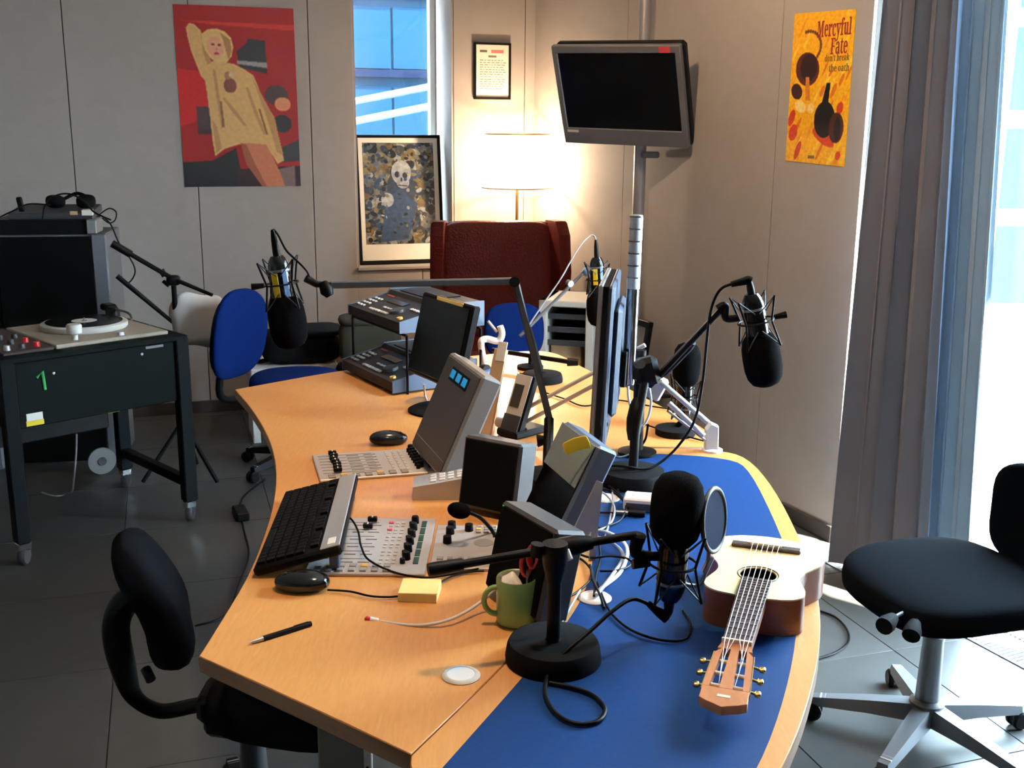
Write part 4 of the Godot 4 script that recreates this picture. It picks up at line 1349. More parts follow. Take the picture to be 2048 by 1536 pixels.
# ---- chairs: local x runs to the front of the seat
func star_base(root: Node3D, c: Vector3, turn: float, r: float, m: Material, h: float) -> void:
	for k in 5:
		var an := turn + TAU * k / 5
		var d := Vector3(cos(an), 0, -sin(an))
		var side := Vector3.UP.cross(d)
		var st := mb()
		var rows := [[0.03, 0.115, 0.030, 0.05], [r * 0.5, 0.098, 0.026, 0.036], [r, 0.072, 0.018, 0.024]]
		st.set_smooth_group(-1)
		for i in 2:
			var a: Array = rows[i]
			var b: Array = rows[i + 1]
			var q := func(w: Array, sx: float, top: bool) -> Vector3: return c + d * w[0] + side * w[2] * sx * (0.75 if top else 1.0) + Vector3(0, w[1] + (0.0 if top else -w[3]), 0)
			quad(st, q.call(a, -1, true), q.call(a, 1, true), q.call(b, 1, true), q.call(b, -1, true), Vector3.UP)
			quad(st, q.call(a, -1, false), q.call(a, 1, false), q.call(b, 1, false), q.call(b, -1, false), Vector3.DOWN)
			for sx in [-1, 1]:
				quad(st, q.call(a, sx, true), q.call(a, sx, false), q.call(b, sx, false), q.call(b, sx, true), side * sx)
			if i == 1:
				quad(st, q.call(b, -1, true), q.call(b, 1, true), q.call(b, 1, false), q.call(b, -1, false), d)
		var arm := obj("base_arm", st, m, root)
		st = mb()
		for j in 5:
			box(st, frame(c + d * (r - 0.02 - j * 0.014) + Vector3(0, 0.0745 + j * 0.0013, 0), side, Vector3.UP), Vector3(0.03, 0.004, 0.006), 0.001)
		obj("foot_ribs", st, M.silver, arm)
		st = mb()
		for s in [-1, 1]:
			lathe(st, [[0, -0.009], [0.022, -0.009], [0.027, -0.004], [0.027, 0.004], [0.022, 0.009], [0, 0.009]], Transform3D(Basis(side, d, Vector3.UP).orthonormalized() * Basis(Vector3.BACK, PI / 2), c + d * r + side * s * 0.014 + Vector3(0, 0.027, 0)), 16)
		obj("castor", st, M.black, arm)
	obj("hub", lathe(mb(), [[0, 0.06], [0.042, 0.06], [0.046, 0.12], [0.036, 0.13], [0, 0.13]], Transform3D(Basis(), c), 24), m, root)
	obj("column_sleeve", lathe(mb(), [[0.03, 0.12], [0.033, 0.13], [0.028, 0.30], [0.03, 0.315], [0.016, 0.32]], Transform3D(Basis(), c), 24), M.dark_grey if m == M.black else M.steel, root)
	obj("gas_spring", lathe(mb(), [[0.0145, 0.31], [0.0145, h - 0.09]], Transform3D(Basis(), c), 16), M.chrome, root)

func build_chairs() -> void:
	# black chair with a silver base by the window
	var c := g(1846, 1480, 0.0)
	var h := 0.535
	var ch := thing("office_chair", "black office chair with grey star base beside the guitar end of the desk", "chair", c)
	star_base(ch, c, deg_to_rad(158), 0.30, M.chair_metal, h)
	var sc := g(1888, 1136, h)
	var S := yaw(Vector3(sc.x + 0.02, h - 0.045, sc.z + 0.0), 196.0)
	obj("seat", pad(mb(), S, Vector3(0.240, 0.050, 0.240), 0.5, 0.62, 44, 16, func(v: Vector3) -> Vector3: return v + Vector3(0, -0.35 * v.x * v.x * (1.0 if v.x > 0 else 0.3) + 0.10 * v.z * v.z, 0)), M.fabric_black, ch)
	obj("seat_pan", box(mb(), S * Transform3D(Basis(), Vector3(0, -0.06, 0)), Vector3(0.22, 0.04, 0.20), 0.01), M.black, ch)
	for p in [[1768, 1253, 1786, 1236], [1822, 1272, 1830, 1246]]:
		var a := at(p[0], p[1], 2.38)
		var b := at(p[2], p[3], 2.42)
		var lv := obj("lever_knob", tube(mb(), [a, a.lerp(b, 0.3), b], [0.021, 0.022, 0.014], 14), M.black_matte, ch)
		obj("lever_rod", tube(mb(), [b, b.lerp(Vector3(c.x, h - 0.1, c.z), 0.7)], 0.005, 8), M.steel, lv)
	var bb := S * Vector3(-0.335, 0.125, 0.02)
	obj("backrest", pad(mb(), Transform3D(S.basis, bb), Vector3(0.045, 0.15, 0.19), 0.6, 0.7, 36, 18, func(v: Vector3) -> Vector3: return v + Vector3(1.2 * v.z * v.z + 0.9 * v.y * v.y, 0, 0)), M.fabric_black, ch)
	obj("back_bar", tube(mb(), smooth([S * Vector3(-0.08, -0.075, 0.0), S * Vector3(-0.28, -0.09, 0.0), S * Vector3(-0.39, -0.02, 0.0), S * Vector3(-0.385, 0.16, 0.0)]), 0.016, 10), M.black, ch)

	# black chair at the left, its back seen from the side
	var lc := Vector3(-0.58, 0, -2.22)
	var lh := 0.47
	var L := yaw(Vector3(lc.x, 0, lc.z), -14.0)
	var lch := thing("office_chair", "black office chair with curved back bar pulled up to the desk corner", "chair", lc)
	star_base(lch, lc, 0.75, 0.30, M.black, lh)
	obj("seat", pad(mb(), L * Transform3D(Basis(), Vector3(0.13, lh - 0.05, -0.04)), Vector3(0.20, 0.05, 0.215), 0.5, 0.62, 40, 14), M.fabric_black, lch)
	obj("seat_pan", box(mb(), L * Transform3D(Basis(), Vector3(0.06, lh - 0.105, 0)), Vector3(0.26, 0.05, 0.20), 0.015), M.black, lch)
	# back pad and bar laid out along the outline seen in the photograph
	var bf := 2.2
	var mid := [at(240, 1082, bf), at(268, 1130, bf), at(312, 1190, bf), at(336, 1250, bf), at(331, 1316, bf)]
	var path := smooth(mid, 4)
	var st := mb()
	st.set_smooth_group(1)
	var rings := []
	var wide := Vector3(0.34, 0, 0.94).normalized()
	for i in path.size():
		var t: Vector3 = (path[mini(i + 1, path.size() - 1)] - path[maxi(i - 1, 0)]).normalized()
		var nn := wide.cross(t).normalized()
		var u := float(i) / (path.size() - 1)
		var env := pow(maxf(0.0, 1.0 - pow(absf(2.0 * u - 1.0), 3.5)), 0.5)
		var th := (0.040 + 0.016 * u) * maxf(env, 0.12)
		var hw := 0.145 * maxf(env, 0.3)
		var ring := []
		for k in 20:
			var an := TAU * k / 20
			var cx := signf(cos(an)) * pow(absf(cos(an)), 0.6)
			var cz := signf(sin(an)) * pow(absf(sin(an)), 0.6)
			ring.append(path[i] + nn * (th * cz + 0.9 * hw * hw * cx * cx * 0.8) + wide * hw * cx)
		rings.append(ring)
	for i in rings.size() - 1:
		for k in 20:
			var k2 := (k + 1) % 20
			quad(st, rings[i][k], rings[i + 1][k], rings[i + 1][k2], rings[i][k2], (rings[i][k] + rings[i][k2]) * 0.5 - path[i])
	for e in [0, rings.size() - 1]:
		for k in range(1, 19):
			tri(st, rings[e][0], rings[e][k], rings[e][k + 1], path[e] - path[1 if e == 0 else e - 1])
	obj("backrest", st, M.fabric_black, lch)
	obj("back_bar", tube(mb(), smooth([at(300, 1195, bf), at(252, 1205, bf), at(232, 1255, bf), at(248, 1340, bf), at(270, 1395, bf), at(320, 1422, bf), at(385, 1412, bf), at(450, 1398, bf)]), range(43).map(func(i): return lerpf(0.030, 0.017, smoothstep(14.0, 27.0, i))), 12), M.black, lch)
	obj("back_knob", tube(mb(), [at(291, 1338, 2.12), at(302, 1360, 2.10)], 0.011, 10), M.black, lch)
	obj("tilt_housing", box(mb(), frame(at(462, 1398, 2.2), Vector3(1, 0.02, 0), Vector3.UP), Vector3(0.13, 0.07, 0.12), 0.015), M.black, lch)
	obj("tilt_lever", tube(mb(), [at(545, 1425, 2.1), at(556, 1442, 2.09)], 0.018, 10), M.black_matte, lch)

	# blue chairs beyond the desk
	var b1 := g(600, 748, 0.47)
	var bc := Vector3(b1.x - 0.02, 0, b1.z)
	var B1 := yaw(bc, 8.0)
	var blue := thing("office_chair", "blue upholstered office chair with a white cloth, left of the far desk corner", "chair", bc)
	star_base(blue, bc, 0.3, 0.29, M.black, 0.47)
	obj("seat", pad(mb(), B1 * Transform3D(Basis(), Vector3(0, 0.43, 0)), Vector3(0.22, 0.045, 0.22), 0.5, 0.8, 40, 14), M.fabric_blue, blue)
	obj("seat_pan", box(mb(), B1 * Transform3D(Basis(), Vector3(-0.05, 0.375, 0)), Vector3(0.3, 0.03, 0.2), 0.01), M.black, blue)
	var bk := at(472, 668, 4.95)
	var BT := frame(bk, Vector3(0.86, -0.18, 0.50), Vector3.UP)
	obj("backrest", pad(mb(), BT, Vector3(0.035, 0.215, 0.17), 0.75, 0.8, 36, 18, func(v: Vector3) -> Vector3: return v + Vector3(1.0 * v.z * v.z, 0, 0)), M.fabric_blue, blue)
	obj("back_shell", pad(mb(), BT * Transform3D(Basis(), Vector3(-0.03, -0.01, 0)), Vector3(0.022, 0.19, 0.15), 0.75, 0.8, 30, 14, func(v: Vector3) -> Vector3: return v + Vector3(1.0 * v.z * v.z, 0, 0)), M.black, blue)
	obj("back_bar", tube(mb(), smooth([B1 * Vector3(-0.05, 0.365, 0), B1 * Vector3(-0.24, 0.36, 0.02), at(440, 790, 4.98), at(450, 700, 4.96)]), 0.018, 10), M.black, blue)
	# white cloth over the back
	var cl := at(398, 640, 5.02)
	one("white_cloth", pad(mb(), frame(cl, Vector3(0.55, 0.25, 0.6), Vector3.UP), Vector3(0.055, 0.125, 0.13), 0.6, 0.6, 30, 18, func(v: Vector3) -> Vector3: return v + Vector3(0.010 * sin(v.y * 42.0 + v.z * 16.0), 0.012 * sin(v.z * 30.0), 0)), M.cloth_white, "crumpled white cloth hung behind the blue chair back", "cloth")
	var b2 := at(1028, 662, 4.95)
	var bc2 := Vector3(b2.x - 0.12, 0, b2.z - 0.12)
	var bl2 := thing("office_chair", "blue office chair tucked behind the far end of the desk before the armchair", "chair", bc2)
	star_base(bl2, bc2, 0.9, 0.28, M.black, 0.47)
	var B2 := yaw(bc2, 60.0)
	obj("seat", pad(mb(), B2 * Transform3D(Basis(), Vector3(0, 0.43, 0)), Vector3(0.20, 0.045, 0.20), 0.5, 0.8, 36, 14), M.fabric_blue, bl2)
	obj("backrest", pad(mb(), frame(b2, Vector3(0.15, 0.1, 1.0), Vector3.UP), Vector3(0.03, 0.13, 0.14), 0.7, 0.75, 36, 18), M.fabric_blue, bl2)
	obj("back_bar", tube(mb(), smooth([bc2 + Vector3(0, 0.38, 0), bc2 + Vector3(0.01, 0.38, 0.12), b2 + Vector3(0, -0.1, -0.06), b2 + Vector3(0, 0, -0.03)]), 0.016, 10), M.black, bl2)

# ---- studio microphones with foam screens in wire suspensions
# plug: where the lead leaves; tip: far end of the foam
func microphone(called: String, label: String, plug: Vector3, tip: Vector3, face: Vector3, foam_r := 0.047, strips := false, knob := 1.0, plug_len := 0.055) -> Node3D:
	var ax := (tip - plug).normalized()
	var L := (tip - plug).length()
	var z := (face - ax * face.dot(ax)).normalized()
	var X := Transform3D(Basis(ax.cross(z), ax, z), plug)     # y runs from the plug to the foam
	var t := thing(called, label, "microphone", plug + ax * L * 0.5)
	var fl := 0.135
	var f0 := L - fl
	obj("windscreen", lathe(mb(), [[0.0, f0], [foam_r * 0.62, f0 + 0.002], [foam_r * 0.86, f0 + 0.016], [foam_r * 0.97, f0 + 0.035], [foam_r, f0 + 0.06], [foam_r * 0.99, f0 + 0.09], [foam_r * 0.90, f0 + 0.112], [foam_r * 0.70, f0 + 0.127], [foam_r * 0.38, f0 + 0.134], [0, L]], X, 36), M.foam, t)
	var b := obj("body", lathe(mb(), [[0.0, 0.012], [0.016, 0.012], [0.022, 0.022], [0.0265, 0.036], [0.027, 0.05], [0.027, f0 + 0.012], [0.0, f0 + 0.012]], X, 32), M.black_gloss, t)
	obj("collar", lathe(mb(), [[0.0272, 0.046], [0.0278, 0.047], [0.0278, 0.051], [0.0272, 0.052]], X, 32), M.steel, b)
	if strips:
		obj("yellow_strip", box(mb(), X * Transform3D(Basis(Vector3.UP, 0.38), Vector3.ZERO) * Transform3D(Basis(), Vector3(0, 0.084, 0.0272)), Vector3(0.017, 0.06, 0.002), 0.0005), M.yellow, b)
		obj("blue_strip", box(mb(), X * Transform3D(Basis(Vector3.UP, -0.55), Vector3.ZERO) * Transform3D(Basis(), Vector3(0, 0.08, 0.0272)), Vector3(0.012, 0.07, 0.002), 0.0005), M.strip_blue, b)
	obj("plug", lathe(mb(), [[0.0, -plug_len], [0.005, -plug_len + 0.002], [0.008, -plug_len * 0.55], [0.0095, 0.0], [0.0095, 0.014], [0, 0.014]], X, 16), M.black, t)
	# suspension: a ring with four outer rods held by cords
	var sm := mb()
	var ym := (0.05 + f0) * 0.5
	var ring := []
	for k in 29:
		ring.append(X * Vector3(0.043 * cos(TAU * k / 28), ym, 0.043 * sin(TAU * k / 28)))
	tube(sm, ring, 0.0026, 6, false)
	for k in 4:
		var an := PI / 4 + k * PI / 2
		var d := Vector3(cos(an), 0, sin(an))
		tube(sm, [X * (d * 0.062 + Vector3(0, ym - 0.062, 0)), X * (d * 0.044 + Vector3(0, ym, 0)), X * (d * 0.058 + Vector3(0, ym + 0.062, 0))], 0.0028, 6)
	var sus := obj("suspension_frame", sm, M.black, t)
	sm = mb()
	for k in 4:
		var an := PI / 4 + k * PI / 2
		var d := Vector3(cos(an), 0, sin(an))
		var d2 := Vector3(cos(an + PI / 2), 0, sin(an + PI / 2))
		for q in [-1, 1]:
			var e := d * (0.062 if q < 0 else 0.058) + Vector3(0, ym + q * 0.062, 0)
			tube(sm, [X * e, X * (d.rotated(Vector3.UP, 0.6) * 0.028 + Vector3(0, ym + q * 0.022, 0))], 0.0016, 5)
			tube(sm, [X * e, X * (d.rotated(Vector3.UP, -0.6) * 0.028 + Vector3(0, ym + q * 0.022, 0))], 0.0016, 5)
	obj("cords", sm, M.dark_grey, sus)
	sm = mb()
	tube(sm, [X * Vector3(0.043 * knob, ym, 0), X * Vector3(0.075 * knob, ym, 0)], [0.006, 0.009], 12)
	obj("swivel", sm, M.black, t)
	return t

func stand_base(root: Node3D, c: Vector3, r: float, h: float) -> void:
	obj("base", lathe(mb(), [[0, 0], [r, 0], [r * 1.01, 0.008], [r * 0.97, h - 0.008], [r * 0.93, h - 0.001], [r * 0.9, h], [0.014, h + 0.001], [0.012, h + 0.006], [0, h + 0.006]], Transform3D(Basis(), c), 56), M.black_matte, root)
	var st := mb()
	for k in 4:
		lathe(st, [[0, -0.001], [0.01, -0.001], [0.01, 0.001], [0, 0.001]], Transform3D(Basis(), c + Vector3(r * 0.7 * cos(k * 1.57), 0.0005, r * 0.7 * sin(k * 1.57))), 10)
	obj("rubber_feet", st, M.black, root)

func build_mics() -> void:
	# front microphone, upright, with a round pop filter
	var f3 := 1.84
	var b3 := g(1106, 1318, DESK + 0.001)
	var s3 := thing("microphone_stand", "black table stand with thick round base beside the green mug", "microphone stand", b3)
	stand_base(s3, b3, 0.083, 0.036)
	var top3 := at(1111, 1092, -b3.z)
	obj("post", tube(mb(), [b3 + Vector3(0, 0.03, 0), Vector3(b3.x, top3.y - 0.02, b3.z)], [0.012, 0.012], 16), M.black, s3)
	obj("post_grip", tube(mb(), [Vector3(b3.x, top3.y - 0.065, b3.z), Vector3(b3.x, top3.y - 0.03, b3.z), Vector3(b3.x, top3.y + 0.005, b3.z)], [0.013, 0.021, 0.022], 16), M.black, s3)
	var e3 := at(1270, 1070, 1.83)
	var l3 := at(856, 1140, 1.72)
	var dir3 := (e3 - l3).normalized()
	obj("boom", tube(mb(), [l3, e3], 0.0075, 12), M.black, s3)
	obj("boom_grip", tube(mb(), [l3, l3 + dir3 * 0.01, l3 + dir3 * 0.06], [0.011, 0.012, 0.011], 12), M.black, s3)
	obj("clutch", tube(mb(), [l3.lerp(e3, 0.52), l3.lerp(e3, 0.60), l3.lerp(e3, 0.70), l3.lerp(e3, 0.78)], [0.010, 0.017, 0.018, 0.012], 14), M.black, s3)
	obj("clutch_knob", tube(mb(), [at(1076, 1088, 1.74), at(1072, 1112, 1.74)], [0.012, 0.010], 12), M.black, s3)
	obj("clamp_lever", tube(mb(), [at(1140, 1120, 1.75), at(1132, 1100, 1.76)], 0.006, 8), M.silver, s3)
	var m3 := microphone("studio_microphone", "large upright black studio microphone with foam screen and pop filter over the blue inlay", at(1338, 1212, f3), at(1360, 946, f3), Vector3(0.2, 0, 1), 0.0475, false, -1.0, 0.022)
	var st := mb()
	obj("swivel_arm", tube(mb(), smooth([at(1278, 1070, 1.83), at(1272, 1105, 1.835), at(1300, 1112, f3), at(1322, 1112, f3)]), [0.014, 0.013, 0.013, 0.012, 0.012, 0.012, 0.012, 0.011, 0.011, 0.011, 0.010, 0.010, 0.010, 0.009, 0.009, 0.009, 0.009, 0.009, 0.009], 10), M.black, s3)
	# pop filter: gauze disc in a hoop on a bent arm
	var pf := thing("pop_filter", "round grey gauze pop filter beside the upright microphone", "pop filter", at(1428, 1040, 1.86))
	var pc := at(1428, 1040, 1.86)
	var PX := frame(pc, Vector3(0.86, 0.12, 0.5), Vector3.UP)
	var hoop := []
	for k in 41:
		hoop.append(PX * Vector3(0, 0.057 * cos(TAU * k / 40), 0.057 * sin(TAU * k / 40)))
	obj("hoop", tube(mb(), hoop, 0.0045, 8, false), M.dark_grey, pf)
	obj("gauze", lathe(mb(), [[0, -0.0012], [0.055, -0.0012], [0.055, 0.0012], [0, 0.0012]], PX * Transform3D(Basis(Vector3.BACK, PI / 2), Vector3.ZERO), 36), M.gauze, pf)
	obj("arm", tube(mb(), smooth([at(1418, 1105, 1.86), at(1412, 1140, 1.86), at(1398, 1170, 1.86), at(1366, 1168, 1.85)]), 0.004, 8), M.steel, pf)
	obj("clip", box(mb(), frame(at(1416, 1128, 1.86), Vector3(0.35, 0.9, 0), Vector3.BACK), Vector3(0.035, 0.016, 0.01), 0.002), M.steel, pf)
	# lead from its plug is built with the cables

	# right microphone on a boom from the second base
	var b2 := g(1265, 965, DESK + 0.0012)
	var s2 := thing("microphone_stand", "black round based table stand with a boom rising to the window side microphone", "microphone stand", b2)
	stand_base(s2, b2, 0.087, 0.036)
	var k2 := at(1294, 742, 2.80)
	obj("post", tube(mb(), [b2 + Vector3(0, 0.03, 0), b2 + Vector3(0.002, 0.13, 0.0), k2], [0.0125, 0.0125, 0.0105], 14), M.black, s2)
	obj("post_grip", tube(mb(), [at(1266, 880, 2.745), at(1267, 862, 2.747), at(1269, 838, 2.75), at(1273, 812, 2.76), at(1276, 798, 2.77)], [0.0135, 0.019, 0.021, 0.018, 0.013], 14), M.black, s2)
	obj("clutch", box(mb(), frame(k2 + Vector3(0, 0.0, 0), Vector3(1, 0.3, 0.1), Vector3.UP), Vector3(0.065, 0.075, 0.05), 0.014), M.black, s2)
	obj("clutch_knob", tube(mb(), [at(1276, 728, 2.76), at(1282, 728, 2.73)], 0.012, 12), M.dark_grey, s2)
	var e2 := at(1440, 622, 2.62)
	obj("boom", tube(mb(), [at(1300, 772, 2.82), e2], 0.0072, 12), M.black, s2)
	obj("boom_grip", tube(mb(), [at(1318, 752, 2.80), at(1330, 742, 2.79), at(1378, 692, 2.73), at(1386, 684, 2.72)], [0.009, 0.013, 0.013, 0.009], 12), M.black, s2)
	obj("swivel_arm", tube(mb(), smooth([e2 + Vector3(-0.006, 0.004, 0), at(1450, 612, 2.62), at(1452, 636, 2.62), at(1476, 636, 2.62)]), range(19).map(func(i): return lerpf(0.011, 0.009, i / 18.0)), 10), M.black, s2)
	microphone("studio_microphone", "black studio microphone with foam screen hanging in front of the side wall", at(1501, 578, 2.62), at(1533, 772, 2.62), Vector3(0, 0.2, 1), 0.047, false, -1.0, 0.024)

	# left microphone on the long horizontal arm
	var b1 := g(1094, 968, DESK)
	var s1 := thing("microphone_stand", "black table stand with a long level arm over the disc players", "microphone stand", b1)
	stand_base(s1, b1, 0.075, 0.03)
	obj("post", tube(mb(), [b1 + Vector3(0, 0.025, 0), at(1098, 838, 2.82)], 0.013, 14), M.black, s1)
	obj("post_knob", tube(mb(), [at(1074, 882, 2.8), at(1090, 880, 2.8)], [0.018, 0.012], 12), M.black, s1)
	obj("lower_arm", box(mb(), frame((at(1099, 838, 2.82) + at(1031, 562, 2.86)) * 0.5, at(1031, 562, 2.86) - at(1099, 838, 2.82), Vector3.BACK), Vector3((at(1031, 562, 2.86) - at(1099, 838, 2.82)).length(), 0.014, 0.018), 0.003), M.dark_grey, s1)
	obj("upper_arm", box(mb(), frame((at(660, 570, 2.76) + at(1031, 562, 2.86)) * 0.5, at(1031, 562, 2.86) - at(660, 570, 2.76), Vector3.UP), Vector3((at(1031, 562, 2.86) - at(660, 570, 2.76)).length(), 0.018, 0.014), 0.003), M.dark_grey, s1)
	obj("elbow", tube(mb(), [at(1029, 564, 2.83), at(1029, 564, 2.90)], 0.014, 14), M.black, s1)
	obj("end_knob", tube(mb(), [at(646, 566, 2.76), at(654, 582, 2.75), at(660, 592, 2.75)], [0.012, 0.018, 0.010], 12), M.black, s1)
	obj("swivel_arm", tube(mb(), [at(662, 571, 2.76), at(632, 568, 2.76), at(612, 556, 2.75)], [0.008, 0.009, 0.011], 10), M.black, s1)
	microphone("studio_microphone", "black studio microphone with yellow and blue strips hanging over the left desk", at(552, 502, 2.75), at(584, 696, 2.75), Vector3(0.05, 0.1, 1), 0.048, true)

	# far microphone before the armchair, on a thin boom
	var b4 := g(1084, 762, DESK)
	var s4 := thing("microphone_stand", "black table stand with a thin boom at the far end of the desk", "microphone stand", b4)
	stand_base(s4, b4, 0.075, 0.03)
	var k4 := at(1058, 655, 4.02)
	obj("post", tube(mb(), [b4 + Vector3(0, 0.025, 0), k4], 0.010, 12), M.black, s4)
	obj("boom", tube(mb(), [at(1040, 672, 4.0), at(1170, 542, 4.12)], 0.0065, 10), M.dark_grey, s4)
	obj("boom_knob", tube(mb(), [at(1136, 565, 4.05), at(1142, 568, 4.03)], 0.012, 12), M.steel, s4)
	obj("swivel_arm", tube(mb(), [at(1166, 540, 4.12), at(1176, 548, 4.12)], 0.014, 10), M.slate_blue, s4)
	microphone("studio_microphone", "distant black studio microphone hanging before the armchair", at(1193, 508, 4.12), at(1199, 652, 4.12), Vector3(0, 0.1, 1), 0.047, true, -1.0)
	# boom laid level across the far end
	var s6 := thing("microphone_stand", "low black boom lying level across the far end of the desk", "microphone stand", at(1060, 715, 3.95))
	var q0 := g(985, 700, DESK + 0.05)
	var q1 := g(1140, 724, DESK + 0.05)
	obj("boom", tube(mb(), [q0, q1], 0.009, 10), M.black, s6)
	obj("boom_knob", tube(mb(), [q1 + Vector3(-0.01, 0, 0), q1 + Vector3(0.03, 0, 0.005)], [0.016, 0.013], 12), M.black, s6)
	obj("base", lathe(mb(), [[0, 0], [0.05, 0], [0.05, 0.012], [0.008, 0.02], [0.008, 0.05], [0, 0.05]], Transform3D(Basis(), q0.lerp(q1, 0.5) - Vector3(0, 0.05, 0)), 28), M.black_matte, s6)

	# upright microphone behind the boom, in front of the side wall
	var b5 := g(1350, 868, DESK)
	var s5 := thing("microphone_stand", "small black table stand holding the upright microphone by the side wall", "microphone stand", b5)
	var t5 := at(1366, 832, 3.3)
	obj("base", lathe(mb(), [[0, 0], [0.06, 0], [0.06, 0.02], [0.01, 0.026], [0, 0.026]], Transform3D(Basis(), b5), 32), M.black_matte, s5)
	obj("gooseneck", tube(mb(), smooth([b5 + Vector3(0, 0.02, 0), b5 + Vector3(0.02, 0.04, 0), t5 + Vector3(0, -0.01, 0), t5]), 0.009, 10), M.black, s5)
	microphone("studio_microphone", "black studio microphone standing upright by the side wall, foam up", at(1366, 846, 3.3), at(1376, 686, 3.3), Vector3(0, 0, 1), 0.043, false, -1.0, 0.02)

	# white spring arm with two parallel bars
	var a0 := g(1424, 902, DESK)
	var wa := thing("spring_arm", "white spring balanced arm reaching from the desk edge to the telephone", "desk arm", a0)
	obj("bracket", prism(mb(), [Vector2(-0.022, 0.0), Vector2(0.016, 0.0), Vector2(0.014, 0.075), Vector2(-0.008, 0.085), Vector2(-0.022, 0.065)], -0.014, 0.014, Transform3D(Basis(Vector3(1, 0, 0), Vector3(0, 0, 1), Vector3(0, 1, 0)), a0), 0.003), M.white_plastic, wa)
	obj("foot", lathe(mb(), [[0, 0], [0.03, 0], [0.03, 0.006], [0.012, 0.01], [0, 0.01]], Transform3D(Basis(), a0), 20), M.white_plastic, wa)
	var el := at(1306, 756, 3.02)
	obj("lower_bar", tube(mb(), [at(1417, 846, 2.98), at(1322, 764, 3.02)], 0.0075, 10), M.white_plastic, wa)
	obj("lower_bar", tube(mb(), [at(1408, 872, 2.98), at(1338, 806, 3.02)], 0.0075, 10), M.white_plastic, wa)
	obj("spring", tube(mb(), [at(1410, 880, 2.985), at(1336, 822, 3.025)], 0.004, 8), M.silver, wa)
	obj("elbow", box(mb(), frame(at(1306, 772, 3.03), Vector3(1, -0.5, 0), Vector3.UP), Vector3(0.07, 0.07, 0.02), 0.006), M.white_plastic, wa)
	var hd := at(1015, 848, 3.20)
	obj("upper_bar", tube(mb(), [at(1290, 690, 3.06), at(1024, 832, 3.19)], 0.0065, 10), M.white_plastic, wa)
	obj("upper_bar", tube(mb(), [at(1290, 716, 3.06), at(1036, 852, 3.19)], 0.0065, 10), M.white_plastic, wa)
	obj("head", pad(mb(), frame(hd, Vector3(1, -0.25, 0), Vector3.UP), Vector3(0.04, 0.018, 0.016), 0.6, 0.7, 20, 10), M.white_plastic, wa)

# ---- machines on the desk
func screen_box(called: String, label: String, category: String, bl: Vector3, br: Vector3, h: float, depth: float, tilt: float, face: Material, side: Material, bezel := 0.012, group := "") -> Array:
	var w := (br - bl).length()
	var X := panel_xf(bl, br, tilt)
	var t := thing(called, label, category, (bl + br) * 0.5, group)
	obj("housing", box(mb(), X * Transform3D(Basis(), Vector3(w / 2, h / 2, -depth / 2)), Vector3(w, h, depth), minf(0.006, depth * 0.3)), side, t)
	obj("front_face", box(mb(), X * Transform3D(Basis(), Vector3(w / 2, h / 2, 0.0015)), Vector3(w - bezel * 2, h - bezel * 2, 0.004), 0.001), face, t)
	return [t, X, w]

